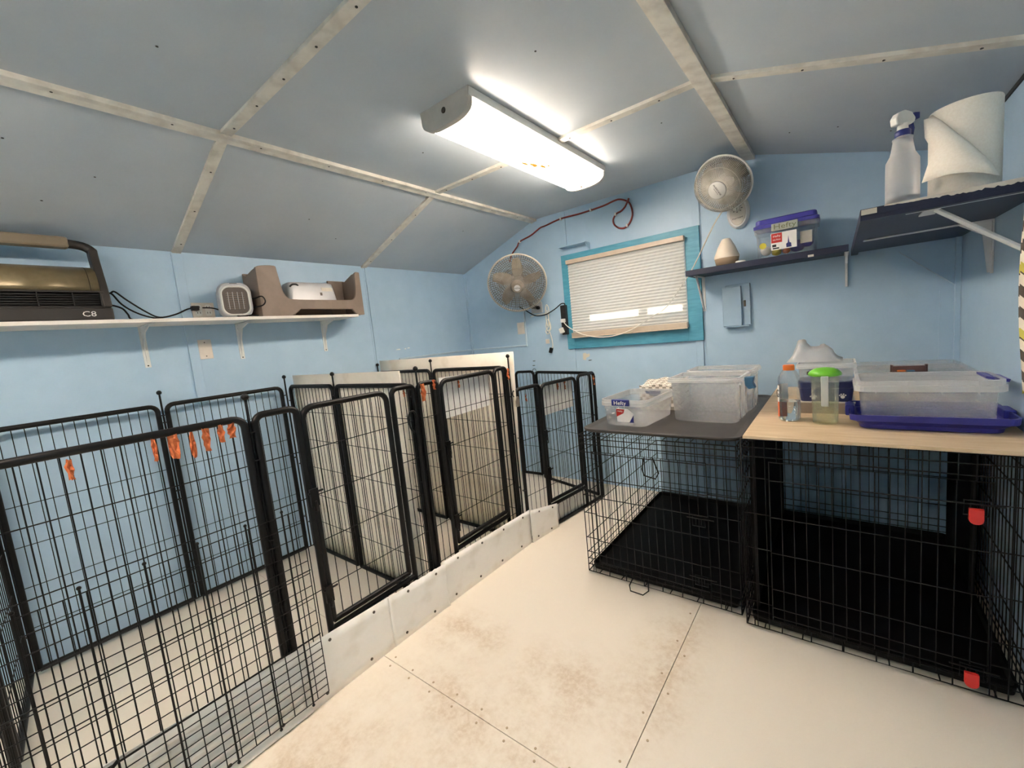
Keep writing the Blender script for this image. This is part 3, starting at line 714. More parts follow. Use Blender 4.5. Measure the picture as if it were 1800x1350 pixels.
# ------------------------------------------------------------------ big heater on the left shelf
ht = thing('space_heater', 'large dark heater with olive gold cover and carrying handle', 'heater', (.03, -3.21, 1.608))
HW = .475   # along y
def xz(poly, y0, y1): return MB().prism(poly, 1, y0, y1, False)
obj('base', MB().box(.0, .225, 0, HW, 0, .058), 'darkbrown', ht, .006)
gr = obj('grille', MB().box(.02, .190, .02, HW-.02, .058, .135).box(.190, .214, .02, .035, .058, .135).box(.190, .214, HW-.035, HW-.02, .058, .135).box(.190, .218, .02, HW-.02, .128, .137).box(.190, .218, .02, HW-.02, .056, .064), 'grilledark', ht, .002)
for k in range(6): obj('louver', MB().prism([(.192, .068+k*.0105), (.212, .065+k*.0105), (.212, .0672+k*.0105), (.192, .0708+k*.0105)], 1, .036, HW-.036), 'darkbrown', gr)
for y in (.13, .24, .35): obj('grille_bar', MB().box(.20, .214, y-.002, y+.002, .064, .128), 'grilledark', gr)
prof = [(.020+.190*max(0, math.cos(a))**.62, .137+.130*math.sin(a)**.85) for a in [PI/2*k/14 for k in range(0, 15)]]+[(.012, .267), (.012, .137)]
cv = obj('cover', MB().prism(prof, 1, .015, HW-.03, True), 'gold', ht)
obj('seam', MB().prism([(x*1.002+.0004, z+.0006) for x, z in prof[:-1]]+[(.03, .14)], 1, HW-.062, HW-.060), 'darkbrown', cv)
obj('seam', MB().prism([(x*1.002+.0004, z+.0006) for x, z in prof[:-1]]+[(.03, .14)], 1, .135, .137), 'darkbrown', cv)
for y0, y1 in ((0, .016), (HW-.032, HW)):
    arm = smooth_path([(.205, 0, .06), (.185, 0, .15), (.150, 0, .235), (.125, 0, .305), (.118, 0, .345)], 4)
    poly = [(p.x+.024, p.z) for p in arm]+[(p.x-.040, p.z) for p in reversed(arm)]
    obj('side_arm', MB().prism(poly, 1, y0, y1), 'darkbrown', ht, .005)
obj('side_panel', MB().prism([(.005, .058), (.20, .058), (.19, .14), (.13, .25), (.03, .262), (.005, .20)], 1, HW-.03, HW-.012), 'darkbrown', ht, .004)
hp = smooth_path([(.11, .01, .335), (.105, .045, .366), (.105, HW/2, .372), (.105, HW-.06, .366), (.112, HW-.012, .335)], 6)
hd = obj('handle', MB().tube(hp, .021, 10), 'darkbrown', ht)
obj('grip', MB().box(.078, .132, .055, HW-.092, .346, .397), 'grip', hd, .010)
lettering('C8', .034, (.2262, HW-.085, .028), (0, 1, 0), (0, 0, 1), 'whitelabel', ht, sx=1.2)

# cord and plug from the heater
def rel(pts, o): return [(p[0]-o[0], p[1]-o[1], p[2]-o[2]) for p in pts]
o_ = (.03, -3.21, 1.608)
cA = [(.10, -2.730, 1.745), (.10, -2.706, 1.757), (.11, -2.691, 1.761), (.12, -2.654, 1.719), (.12, -2.585, 1.657), (.12, -2.533, 1.628), (.12, -2.464, 1.642), (.07, -2.391, 1.676), (.035, -2.345, 1.686)]
cB = [(.10, -2.730, 1.745), (.11, -2.707, 1.753), (.14, -2.681, 1.696), (.15, -2.64, 1.656), (.15, -2.583, 1.628), (.14, -2.50, 1.614), (.13, -2.40, 1.613), (.10, -2.32, 1.613)]
cC = [(.12, -2.728, 1.685), (.12, -2.716, 1.693), (.12, -2.678, 1.677), (.13, -2.662, 1.646), (.14, -2.651, 1.618), (.16, -2.583, 1.613), (.17, -2.384, 1.613), (.14, -2.28, 1.613)]
for c in (cA, cB, cC): obj('power_cord', MB().tube(smooth_path(rel(c, o_), 5), .0042, 7), 'black', ht)
obj('plug', MB(Matrix.Translation((.09, .66, .002))).box(-.108, -.075, .19, .225, .064, .088).box(-.118, -.105, .198, .202, .07, .082).box(-.118, -.105, .212, .216, .07, .082), 'black', ht, .003)
cD = [(.03, -2.305, 1.688), (.06, -2.255, 1.680), (.12, -2.208, 1.645), (.22, -2.18, 1.614), (.245, -2.13, 1.618), (.24, -2.09, 1.613)]
cE = [(.19, -2.090, 1.722), (.20, -2.075, 1.724), (.235, -2.052, 1.731), (.245, -2.041, 1.701), (.235, -2.057, 1.676), (.19, -2.095, 1.670)]
ot = thing('outlet_plate', 'almond double outlet plate above the white shelf', 'outlet', (0, -2.295, 1.632))
obj('plate', MB().box(.0, .006, -.057, .057, 0, .088), 'plate', ot, .002)
for y in (-.025, .025):
    f = obj('receptacle', MB(Matrix.Translation((.006, y, .044)) @ Matrix.Rotation(PI/2, 4, 'Y')).loft([rrect(.066, .033, .012, 0), rrect(.066, .033, .012, .002)]), 'white', ot)
    for dy in (-.0068, .0068):
        for z in (.058, .024): obj('slot', MB().box(.0075, .0085, y+dy-.0013, y+dy+.0013, z, z+.010), 'blacktext', f)
bp = thing('blank_plate', 'almond blank cover plate below the white shelf', 'cover plate', (0, -2.32, 1.387))
obj('plate', MB().box(0, .005, -.035, .035, 0, .115), 'plate', bp, .002)
s = MB(); q = Matrix.Rotation(PI/2, 4, 'Y')
for z in (.017, .098): s.xf = Matrix.Translation((.005, 0, z)) @ q; s.lathe([(.0035, 0), (.0035, .001)], 7)
obj('screw', s, 'screw', bp, stuff=True)

# small ceramic heater
sm = thing('ceramic_heater', 'small silver ceramic heater with round-cornered grille', 'heater', (.135, -2.170, 1.608), math.radians(-12))
def side_loop(x, sc, zc=.105):   # loop in yz plane at depth x
    return [(x, p[0], p[1]+zc) for p in [(a, b) for a, b, _ in rrect(.172*sc, .205*sc, .055*sc, 0, 6)]]
obj('body', MB().loft([side_loop(-.07, .82), side_loop(-.06, .93), side_loop(.035, 1), side_loop(.06, .97), side_loop(.068, .90)], True, True, True), 'silver', sm)
obj('bezel', MB().tube([(.068, p[1], p[2]) for p in side_loop(.068, .80, .100)], .0055, 7, True), 'white', sm)
g = obj('grille', MB().loft([side_loop(.060, .79, .100), side_loop(.069, .77, .100)], False, True), 'heatergrille', sm)
for k in range(8): obj('louver', MB().box(.069, .0725, -.045, .045, .055+k*.0125, .057+k*.0125), 'taupe', g)
for k in range(4): obj('louver', MB().box(.0695, .073, -.036+k*.024-.001, -.036+k*.024+.001, .05, .15), 'silver', g)
obj('control_slot', MB().box(.045, .066, -.02, .02, .196, .203), 'blacktext', sm, .003)

for c in (cD, cE):
    pc = MB(Matrix.Rotation(math.radians(12), 4, 'Z') @ Matrix.Translation((-.135, 2.170, -1.608))).tube(smooth_path(c, 5), .004, 7); obj('power_cord', pc, 'black', sm)

# taupe plastic tray bed
tb = thing('plastic_bed_frame', 'taupe plastic tray with high swooping sides at shelf end', 'tray', (.0, -2.06, 1.608))
TL = .705
top = smooth_path([(0, .295), (.03, .308), (.115, .312), (.125, .285), (.145, .17), (.165, .125), (.21, .108), (.40, .106), (.585, .106), (.63, .112), (.652, .15), (.662, .23), (.668, .305), (.70, .310)] and [(0, 0, .298), (.03, 0, .310), (.112, 0, .314), (.124, 0, .285), (.142, 0, .165), (.165, 0, .122), (.21, 0, .108), (.40, 0, .106), (.58, 0, .106), (.63, 0, .114), (.652, 0, .15), (.662, 0, .23), (.668, 0, .302), (.705, 0, .306)], 3)
bot = [(.705, 0), (.655, 0), (.632, .015), (.61, .042), (.24, .044), (.20, .012), (.165, 0), (0, 0)]
poly = [(p.x, p.z) for p in top]+bot
obj('front_panel', MB().prism(poly, 0, .205, .225), 'taupe', tb, .004)
obj('side_panel', MB().prism([(.02, 0), (.215, 0), (.215, .298), (.16, .290), (.06, .268), (.02, .285)], 1, 0, .018), 'taupe', tb, .005)
obj('side_panel', MB().prism([(.02, 0), (.215, 0), (.215, .304), (.16, .298), (.06, .262), (.02, .270)], 1, .675, .695), 'taupe', tb, .005)
obj('back_panel', MB().box(.015, .03, .0, .14, 0, .29).box(.015, .03, .14, .56, 0, .11).box(.015, .03, .56, .69, 0, .27), 'taupe', tb, .004)
obj('floor_panel', MB().box(.03, .205, .018, .675, .085, .095), 'taupe', tb)
sv = thing('silver_appliance', 'white and silver plastic appliance lying in the taupe tray', 'appliance', (.11, -1.695, 1.704))
L = lambda z, o, dy=0: rrect(.15-2*o, .345-2*o, .03, z, 4, 0, dy)
obj('shell', MB().loft([L(0, 0), L(.10, .012), L(.125, .018), L(.134, .032)], True, True, True), 'silver', sv)
obj('grip_slot', MB().tube(smooth_path([(.058, -.15, .100), (.064, -.135, .114), (.064, -.11, .116), (.058, -.095, .110)], 4), .006, 6), 'blacktext', sv)
obj('badge', MB().box(.066, .070, .045, .06, .045, .065), 'screw', sv)
obj('sticker_residue', MB().box(.062, .066, .06, .14, .05, .10), 'offwhite', sv)

# ------------------------------------------------------------------ conduit, plates, cables on the back wall
tag(obj('conduit', MB().box(0, .708, -.012, -.0005, 1.236, 1.249).box(.696, .709, -.012, -.0005, 1.249, 1.60).box(.0005, .012, -.93, -.012, 1.236, 1.249), 'conduit', base=True, bevel=.002), 'thin pale cable conduit running round the far left corner', 'conduit')
pb = thing('blank_plate', 'cream blank plate on the back wall below the dusty fan', 'cover plate', (.65, 0, 1.352))
obj('plate', MB().box(-.04, .04, -.006, 0, 0, .108), 'plate', pb, .002)
rc = thing('red_cable', 'red cable clipped to the back wall ending in a loop', 'cable', (1.2, 0, 2.2))
pts = [(.60, -.012, 2.02), (.634, -.012, 2.085), (.700, -.012, 2.140), (.735, -.012, 2.178), (.86, -.012, 2.205), (.96, -.012, 2.245), (1.018, -.012, 2.251), (1.179, -.024, 2.268), (1.36, -.012, 2.268), (1.55, -.012, 2.275), (1.64, -.012, 2.288), (1.692, -.012, 2.288), (1.75, -.012, 2.260), (1.777, -.012, 2.22), (1.785, -.012, 2.155), (1.76, -.012, 2.10), (1.722, -.012, 2.074), (1.675, -.012, 2.082), (1.638, -.012, 2.115), (1.632, -.012, 2.155), (1.660, -.014, 2.190), (1.70, -.016, 2.200), (1.738, -.02, 2.225), (1.768, -.02, 2.275)]
obj('sheath', MB().tube(smooth_path(rel(pts, (1.2, 0, 2.2)), 5), .0065, 8), 'redcable', rc)
for (x, z) in ((.735, 2.178), (1.179, 2.268), (1.45, 2.272), (1.74, 2.085), (1.655, 2.187)):
    obj('clip', MB().box(x-1.2-.006, x-1.2+.006, -.034 if x == 1.179 else -.024, 0, z-2.2-.011, z-2.2+.011), 'white', rc, .002)

# little ledge above the window
ld = thing('wall_ledge', 'small pale blue ledge above the top left window corner', 'shelf', (1.29, 0, 1.972))
obj('ledge_plate', MB().box(-.125, .125, -.085, -.001, .052, .060), 'wall', ld, .001); obj('back_plate', MB().box(-.125, .125, -.012, -.001, 0, .052), 'wall', ld); obj('end_plate', MB().prism([(-.085, .052), (-.012, .052), (-.012, 0.0), (-.02, 0)], 0, .118, .125), 'wall', ld)

ps = thing('power_strip', 'black power strip mounted upright beside the window', 'power strip', (1.146, -.0225, 1.31))
obj('strip_body', MB().box(-.026, .026, -.032, 0, 0, .25), 'blackplastic', ps, .003)
for z in (.19, .215): obj('socket', MB(Matrix.Translation((0, -.032, z)) @ Matrix.Rotation(PI/2, 4, 'X')).lathe([(.010, 0), (.010, .0015)], 12), 'grilledark', ps)
obj('plug', MB().box(-.018, .018, -.058, -.032, .105, .135), 'white', ps, .003)
obj('plug', MB(Matrix.Rotation(-.35, 4, 'Y')).box(-.024, .012, -.058, -.032, .02, .065), 'white', ps, .003)
pts = [(2.50, -.03, 1.99), (2.399, -.075, 2.005), (2.222, -.085, 1.702), (2.154, -.09, 1.604), (2.023, -.085, 1.446), (1.903, -.085, 1.380), (1.737, -.085, 1.298), (1.549, -.085, 1.263), (1.352, -.085, 1.292), (1.208, -.085, 1.368), (1.155, -.085, 1.428)]
fan_cord = pts
pts = [(.72, -.10, 1.60), (.756, -.06, 1.565), (.855, -.05, 1.504), (.957, -.045, 1.500), (1.06, -.045, 1.537), (1.128, -.045, 1.574), (1.160, -.04, 1.570), (1.152, -.04, 1.552)]
obj('power_cord', MB().tube(smooth_path(rel(pts, (1.146, -.0225, 1.31)), 5), .0048, 7), 'black', ps)
wb = thing('cord_bundle', 'white tied cord bundle hanging below the dusty fan', 'cord', (.97, -.02, 1.19))
o_ = (.97, -.02, 1.19)
for pts in ([(.80, -.04, 1.497), (.86, -.035, 1.508), (.969, -.03, 1.512)], [(.955, -.02, 1.40), (.948, -.02, 1.47), (.952, -.02, 1.56), (.968, -.022, 1.585), (.982, -.02, 1.55), (.975, -.02, 1.47), (.965, -.02, 1.40), (.935, -.02, 1.36), (.95, -.02, 1.33), (.98, -.022, 1.37), (.972, -.02, 1.47), (.962, -.02, 1.54)], [(.955, -.025, 1.45), (.94, -.02, 1.40), (.955, -.02, 1.355), (.985, -.02, 1.37), (.985, -.02, 1.42), (.965, -.025, 1.46)], [(.965, -.02, 1.37), (.985, -.018, 1.30), (.992, -.018, 1.23), (.985, -.018, 1.20)]):
    obj('cable', MB().tube(smooth_path(rel(pts, o_), 5), .0042, 7), 'cordwhite', wb)
obj('tag', MB().box(-.045, -.008, -.004, .002, .055, .095), 'plate', wb, .001)
obj('plug', MB(Matrix.Rotation(.35, 4, 'Y')).box(-.012, .016, -.012, .012, -.03, .018), 'black', wb, .004)

# ------------------------------------------------------------------ fans
def wall_fan(name, label, centre, axis, R, kind, base_xz, body_m, roll=0):
    t = thing(name, label, 'fan', (base_xz[0], 0, base_xz[1]))
    ax = Vector(axis).normalized(); c = Vector(centre)-Vector((base_xz[0], 0, base_xz[1]))
    up = Vector((0, 0, 1)); r = up.cross(ax).normalized(); u = ax.cross(r)     # r points right as seen from the front
    X = Matrix(((r.x, u.x, ax.x, c.x), (r.y, u.y, ax.y, c.y), (r.z, u.z, ax.z, c.z), (0, 0, 0, 1))) @ Matrix.Rotation(roll, 4, 'Z')
    def pol(rad, a, z): return (rad*math.cos(a), rad*math.sin(a), z)
    big = kind == 'big'
    fd, rd = (.075, .07) if big else (.085, .06)     # front and rear dome depth
    hubr = .052 if big else .058
    # rim
    ring = MB(X)
    ring.tube([pol(R, 2*PI*k/48, 0) for k in range(48)], .0075, 8, True)
    obj('rim', ring, 'white' if not big else 'offwhite', t)
    n = 84 if big else 110
    fg = MB(X)
    for k in range(n):
        a = 2*PI*k/n
        pr = [(R, 0), (R*.93, fd*.62), (R*.72, fd*.86), (hubr*.9, fd)] if not big else [(R, 0), (R*.96, fd*.55), (R*.85, fd*.8), (hubr*.8, fd)]
        fg.tube([pol(q[0], a+(0 if not big else .0), q[1]) for q in pr], .0021 if big else .0019, 4)
    rings = (.76,) if not big else (.92, .60)
    for q in rings: fg.tube([pol(R*q, 2*PI*k/48, fd*(.84 if not big else (.70 if q > .8 else .91))) for k in range(48)], .0019 if not big else .0016, 5, True)
    obj('front_guard', fg, 'fanmetal' if big else 'fanwhite', t, stuff=True)
    rg = MB(X); n2 = 72 if big else 84
    for k in range(n2):
        a = 2*PI*k/n2
        rg.tube([pol(R, a, -.002), pol(R*.92, a, -rd*.7), pol(R*.25, a, -rd)], .0024, 4)
    for q, z in (((.93, -.66), (.86, -.74), (.79, -.80), (.72, -.85), (.65, -.88), (.58, -.91), (.51, -.93), (.44, -.95), (.37, -.97)) if big else ((.7, -.85), (.4, -.95))):
        rg.tube([pol(R*q, 2*PI*k/40, rd*z) for k in range(40)], .0024, 4, True)
    obj('rear_guard', rg, 'fanshaded', t, stuff=True)
    # motor
    obj('motor', MB(X).lathe([(.03, -rd-.10), (.062, -rd-.09), (.068, -rd-.03), (.06, -rd+.002)], 20), body_m, t)
    obj('spinner', MB(X).lathe([(.058, -rd+.004), (.060, .0), (.056, .022), (.02, .03)], 20) if big else MB(X).lathe([(.04, -rd+.004), (.04, .02), (.02, .026)], 18), 'fanhub' if big else 'white', t)
    nb = 5 if big else 3
    for i in range(nb):
        a0 = 2*PI*i/nb+(.13 if big else .5); rows = []
        for j in range(9):
            f = j/8; rad = .05+(R*.86-.05)*f; hw = (.032+.030*math.sin(PI*min(1, f*.9+.08))) if big else (.03+.07*f)
            row = []
            for k in range(5):
                g = k/4-.5; ang = a0+(hw*2*g)/max(rad, .08)*(.75 if big else 1)+.15*f
                row.append(pol(rad, ang, -.018+.055*g*(1-.35*f)))
            rows.append(row)
        obj('blade', MB(X).grid(rows), 'fandusty' if big else 'fanhub', t, solid=.0022)
    # cap
    if big:
        cap = obj('hub_cap', MB(X).lathe([(.058, fd-.022), (.060, fd-.010), (.055, fd+.010), (.045, fd+.030), (.040, fd+.034)], 28), 'fanhub', t)
        bd = obj('badge', MB(X).lathe([(.026, fd+.034), (.026, fd+.0365)], 24), 'silver', cap)
        lettering('AirKing', .0155, X @ Vector((0, 0, fd+.0368)), X.to_3x3() @ Vector((1, 0, 0)), X.to_3x3() @ Vector((0, 1, 0)), 'blacktext', cap, extrude=.0006)
    else:
        cap = obj('hub_cap', MB(X).lathe([(.050, fd-.004), (.053, fd+.004), (.049, fd+.010), (.0, fd+.012)], 32), 'white', t)
        rr = X.to_3x3() @ Vector((math.cos(-1.25), math.sin(-1.25), 0)); uu = X.to_3x3() @ Vector((math.cos(-1.25+PI/2), math.sin(-1.25+PI/2), 0))
        lettering('HURRICANE', .0135, X @ Vector((.004, .003, fd+.0126)), rr, uu, 'blacktext', cap, extrude=.0004)
        lettering('WALL MOUNT FAN', .005, X @ Vector((-.006, -.002, fd+.0126)), rr, uu, 'blacktext', cap, extrude=.0003)
    return t, X, c
CAM = Vector((2.9936, -3.2, 1.345))
c1 = Vector((.865, -.29, 1.775)); v1 = (CAM-c1).normalized()
ft, X, c = wall_fan('wall_fan', 'grey caged wall fan with dusty blades left of the window', c1, v1+Vector((-.03, -.02, -.36)), .245, 'big', (.855, 1.575), 'fanhub')
obj('wall_plate', MB().box(-.06, .055, -.018, 0, -.05, .045).prism([(-.05, .045), (.045, .045), (.03, .08), (-.035, .08)], 1, -.018, 0), 'silver', ft, .004)
obj('tilt_arm', MB().tube(smooth_path([(0, -.015, .0), (.0, -.09, .01), (.0, -.12, .06), tuple(c-(v1*.16))], 5), .017, 8), 'fanhub', ft)
obj('knob', MB(Matrix.Translation((.03, -.03, -.005)) @ Matrix.Rotation(PI/2, 4, 'X')).lathe([(.016, 0), (.016, .018), (.012, .022)], 14), 'black', ft)
c2 = Vector((2.445, -.24, 2.135)); v2 = (CAM-c2).normalized()
ft, X, c = wall_fan('wall_fan', 'white round wall fan with white centre disc right of the window', c2, v2+Vector((-.42, 0, -.36)), .163, 'small', (2.487, 1.895), 'white')
def oval(w, h, y, zc, n=24): return [(w*math.cos(2*PI*k/n), y, zc+h*math.sin(2*PI*k/n)) for k in range(n)]
obj('base_plate', MB().loft([oval(.066, .105, 0, .10), oval(.066, .105, -.022, .10), oval(.056, .094, -.038, .10)][::-1], True, True, True), 'white', ft)
fp = obj('face_plate', MB().loft([oval(.046, .078, -.038, .092), oval(.044, .075, -.042, .092)][::-1], True, True), 'offwhite', ft)
kn = obj('dial', MB(Matrix.Translation((-.002, -.042, .118)) @ Matrix.Rotation(PI/2, 4, 'X')).lathe([(.016, 0), (.015, .010)], 16), 'white', ft)
obj('dial_ridge', MB().box(-.005, .001, -.058, -.052, .104, .132), 'greygreen', kn)
for k in range(8):
    a = 2*PI*k/8; obj('dial_mark', MB(Matrix.Translation((-.002+.027*math.cos(a), -.0425, .118+.022*math.sin(a)))).box(-.004, .004, -.001, 0, -.002, .002), 'blacktext', fp)
lettering('Hurricane', .0155, (.0, -.0432, .060), (1, 0, .12), (0, 0, 1), 'blacktext', fp)
obj('power_cord', MB().tube(smooth_path(rel(fan_cord, (2.487, 0, 1.895)), 6), .0042, 7), 'cordwhite', ft)
obj('neck', MB().tube(smooth_path([(0, -.02, .17), (-.005, -.09, .19), tuple(c-(v2*.10))], 5), .022, 8), 'white', ft)

# ------------------------------------------------------------------ blue shelf, right shelf
bs = thing('navy_shelf', 'narrow navy shelf on the back wall under the white fan', 'shelf', (2.205, 0, 1.618))
obj('shelf_board', MB().box(0, .835, -.25, -.001, 0, .036), 'navy', bs, .002)
obj('paint_chip', MB().box(.657, .684, -.2508, -.2495, -.0, .012), 'offwhite', bs)
def bracket_y(parent, x, depth, drop, top):
    b = MB().box(x-.012, x+.012, -depth, -.001, top-.004, top-.0005).box(x-.012, x+.012, -.005, -.001, top-drop, top-.004)
    b.tube([(x, -depth*.86, top-.006), (x, -.012, top-drop*.93)], .0075, 6)
    return obj('bracket', b, 'bracket', parent)
bracket_y(bs, .048, .2, .235, 0)
b = MB().box(.818, .838, -.235, -.001, -.004, -.0005).prism([(-.225, -.004), (-.001, -.004), (-.001, -.18), (-.02, -.18), (-.06, -.05)], 0, .822, .834); obj('bracket', b, 'bracket', bs, .002)
rs = thing('navy_shelf', 'deep navy shelf on the right wall under the paper towels', 'shelf', (3.055, -1.305, 1.612))
SW, SD = XR-3.055-.001, 1.30
obj('shelf_board', MB().box(0, SW, 0, SD, .012, .036), 'navy', rs, .001)
obj('edge_strip', MB().box(0, .03, .0, SD, -.001, .012), 'navy', rs); obj('edge_strip', MB().box(.03, SW, 0, .03, -.001, .012), 'navy', rs)
wr = random.Random(3); xs_ = [.06+(SW-.06)*k/60 for k in range(61)]; obj('worn_edge', MB().prism([(x, .0362) for x in xs_]+[(x, .0362-.0015-.013*max(0, math.sin(PI*(x-.03)/(SW+.25)))*wr.uniform(.55, 1.1)) for x in reversed(xs_)], 1, -.0012, .0), 'offwhite', rs); obj('paint_dab', MB().box(.002, .042, -.0014, 0, .017, .034), 'offwhite', rs)
for i, y in enumerate((.085, .72)):
    b = MB().box(.12 if i == 0 else .03, SW, y-.011, y+.011, .006, .0115)
    if i == 0:
        b.box(.16, .20, y-.03, y+.09, .001, .006); b.tube([(.19, y, .004), (SW-.008, y, -.205)], .0085, 6); b.box(SW-.006, SW, y-.012, y+.012, -.23, .006)
    else:
        b.box(SW-.006, SW, y-.012, y+.012, -.205, .006); b.prism([(SW-.10, .006), (SW-.006, .006), (SW-.006, -.2), (SW-.016, -.2), (SW-.032, -.045)], 1, y-.003, y+.003)
    obj('bracket', b, 'bracket', rs, .001)
tag(obj('string', MB().tube([(3.259, -.006, 1.593), (3.38, -.006, 1.474), (3.474, -.012, 1.384)], .0025, 5), 'conduit', base=True), 'thin pale string slanting down to the right back corner', 'string')

# things on the blue shelf
df = thing('diffuser', 'cream cone shaped diffuser with a tan base', 'diffuser', (2.437, -.165, 1.654))
obj('base', MB().lathe([(.052, 0), (.063, .008), (.070, .045)], 28), 'conebase', df)
obj('cone', MB().lathe([(.071, .045), (.072, .058), (.05, .115), (.027, .160), (.020, .166), (.012, .166)], 28), 'cone', df)
tag(obj('small_dish', MB(Matrix.Translation((2.52, -.205, 1.654))).lathe([(.028, 0), (.028, .010), (.024, .012)], 18), 'white', base=True), 'small flat white dish beside the cone diffuser', 'dish')

def bin_mesh(w, d, h, taper, rim, rad=.04, th=.003, rimh=.02, z0=0):
    """open tub with stepped rim: outer up, over the lip, inner down"""
    def l(z, ww, dd, r): return rrect(ww, dd, r, z, 5)
    bw, bd = w-2*taper, d-2*taper
    outer = [l(z0, bw-.02, bd-.02, rad), l(z0+.006, bw, bd, rad), l(h-rimh-.004, w-.004, d-.004, rad)]
    lip = [l(h-rimh-.004, w+2*rim, d+2*rim, rad+rim), l(h-rimh*.5, w+2*rim, d+2*rim, rad+rim), l(h-rimh*.45, w+2*rim*.7, d+2*rim*.7, rad+rim*.7), l(h, w+2*rim*.7, d+2*rim*.7, rad+rim*.7), l(h, w-.002, d-.002, rad)]
    inner = [l(h-rimh, w-.008, d-.008, rad), l(z0+.010, bw-2*th, bd-2*th, rad)]
    return outer, lip, inner
def tub(parent, w, d, h, taper=.012, rim=.012, rad=.035, body='frost', rimm='frostrim', rimh=.022, ribs=0):
    o, lp, i = bin_mesh(w, d, h, taper, rim, rad, rimh=rimh)
    b = MB().loft(o, True, False, True); b.loft([lp[-1]]+i, False, False, True)
    bo = obj('tub', b, body, parent)
    obj('rim', MB().loft([o[-1]]+lp, False, False, False), rimm, parent)
    if ribs:
        for sx in (-1, 1):
            for k in range(ribs):
                x = -d/2+d*(k+1)/(ribs+1)
                obj('rib', MB().box(sx*(w/2+rim*.2)-.002, sx*(w/2+rim*.2)+.002, x-.004, x+.004, h-rimh*1.6, h-rimh*.5), rimm, bo)
    return bo
pbn = thing('purple_lid_bin', 'clear bin with purple lid on the navy shelf', 'storage bin', (2.757, -.155, 1.654), math.radians(0))
tub(pbn, .30, .17, .175, .008, .006, .02, 'clearplas', 'frost', .028)
obj('lid', MB().loft([rrect(.318, .188, .025, .168, 5), rrect(.320, .190, .025, .186, 5), rrect(.300, .170, .025, .192, 5), rrect(.296, .166, .025, .215, 5), rrect(.286, .156, .025, .220, 5)], True, True, False), 'purple', pbn)
lt = obj('latch', MB().box(-.065, .062, -.104, -.094, .140, .182), 'greygreen', pbn, .003)
lettering('Hefty', .040, (0, -.1045, .161), (1, 0, 0), (0, 0, 1), 'olivetext', lt, sx=1.25)
lb = obj('product_label', MB().box(-.07, .055, -.0895, -.0885, .035, .130), 'whitelabel', pbn)
obj('red_print', MB().box(-.068, -.015, -.0902, -.0896, .075, .128), 'redlabel', lb)
lettering('Hefty', .017, (-.041, -.0906, .112), (1, 0, .05), (0, 0, 1), 'whitelabel', lb); lettering('Hi-Rise', .013, (-.041, -.0906, .092), (1, 0, .05), (0, 0, 1), 'whitelabel', lb)
obj('black_print', MB().box(-.064, -.044, -.0902, -.0896, .052, .066).box(-.062, -.03, -.0902, -.0896, .040, .048), 'blacktext', lb)
obj('navy_print', MB().prism([(.005, .04), (.03, .04), (.028, .062), (.020, .066), (.015, .105), (.012, .066), (.004, .060)], 1, -.0902, -.0896), 'navytext', lb)
obj('paper_card', MB().box(.07, .125, -.07, -.069, .05, .115), 'offwhite', pbn)
for nm, m, x, y, z, r in (('cloth_wad', 'cloth', -.10, -.02, .045, .035), ('cloth_wad', 'purple', .05, .01, .05, .045), ('cloth_wad', 'yellow', -.05, -.02, .03, .028), ('cloth_wad', 'orange', .0, -.03, .028, .022), ('cloth_wad', 'purple', .10, -.01, .055, .03)):
    w = MB(); rnd = random.Random(int((x+1)*997))
    w.lathe([(max(.002, r*math.sin(PI*i/6)*rnd.uniform(.85, 1.15)), -r*math.cos(PI*i/6)*.75) for i in range(7)], 10, (x, y, z)); obj(nm, w, m, pbn)
obj('round_sticker', MB(Matrix.Translation((-.112, -.0815, .07)) @ Matrix.Rotation(PI/2, 4, 'X')).lathe([(.018, 0), (.018, .0006)], 16), 'yellow', pbn)

# things on the right shelf
sb = thing('spray_bottle', 'milky spray bottle with blue and white trigger', 'spray bottle', (3.168, -1.19, 1.648), math.radians(40))
obj('bottle', MB().lathe([(.040, 0), (.044, .006), (.044, .115), (.043, .150), (.032, .172), (.029, .188), (.025, .215), (.027, .218), (.027, .222), (.018, .228), (.016, .232)], 28), 'spray', sb)
obj('liquid', MB().lathe([(.038, .002), (.041, .006), (.041, .03)], 24), 'water', sb)
obj('collar', MB().lathe([(.0195, .226), (.0205, .228), (.0205, .244), (.018, .247)], 24), 'navytext', sb)
hd = obj('sprayer_head', MB().lathe([(.015, .245), (.014, .262), (.016, .266)], 20).prism([(-.030, .262), (.020, .262), (.030, .268), (.034, .280), (.020, .300), (-.004, .308), (-.024, .300), (-.034, .284)], 1, -.013, .013), 'white', sb, .004)
obj('trigger', MB().prism([(.022, .268), (.030, .270), (.036, .25), (.030, .215), (.024, .215), (.029, .248)], 1, -.007, .007), 'navytext', hd, .002)
obj('nozzle', MB().box(.030, .050, -.010, .010, .278, .298), 'navytext', hd, .002)
tw_ = thing('paper_towel_roll', 'white paper towel roll with its loose sheet hanging forward', 'paper towel', (3.318, -1.145, 1.648))
obj('roll', MB().lathe([(.02, 0), (.082, 0), (.083, .004), (.083, .276), (.081, .280), (.022, .280), (.022, .06)], 40, cap0=False, cap1=False), 'paper', tw_)
A = [Vector(p) for p in ((-.083, -.01, .272), (-.098, -.03, .265), (-.098, -.06, .20), (-.085, -.075, .16), (-.094, -.10, .11), (-.110, -.115, .052))]     # left edge
Bq = [Vector(p) for p in ((-.078, -.03, .272), (-.060, -.068, .235), (-.03, -.095, .18), (.0, -.115, .13), (.03, -.14, .07), (.048, -.158, .018))]    # hypotenuse
rows = []
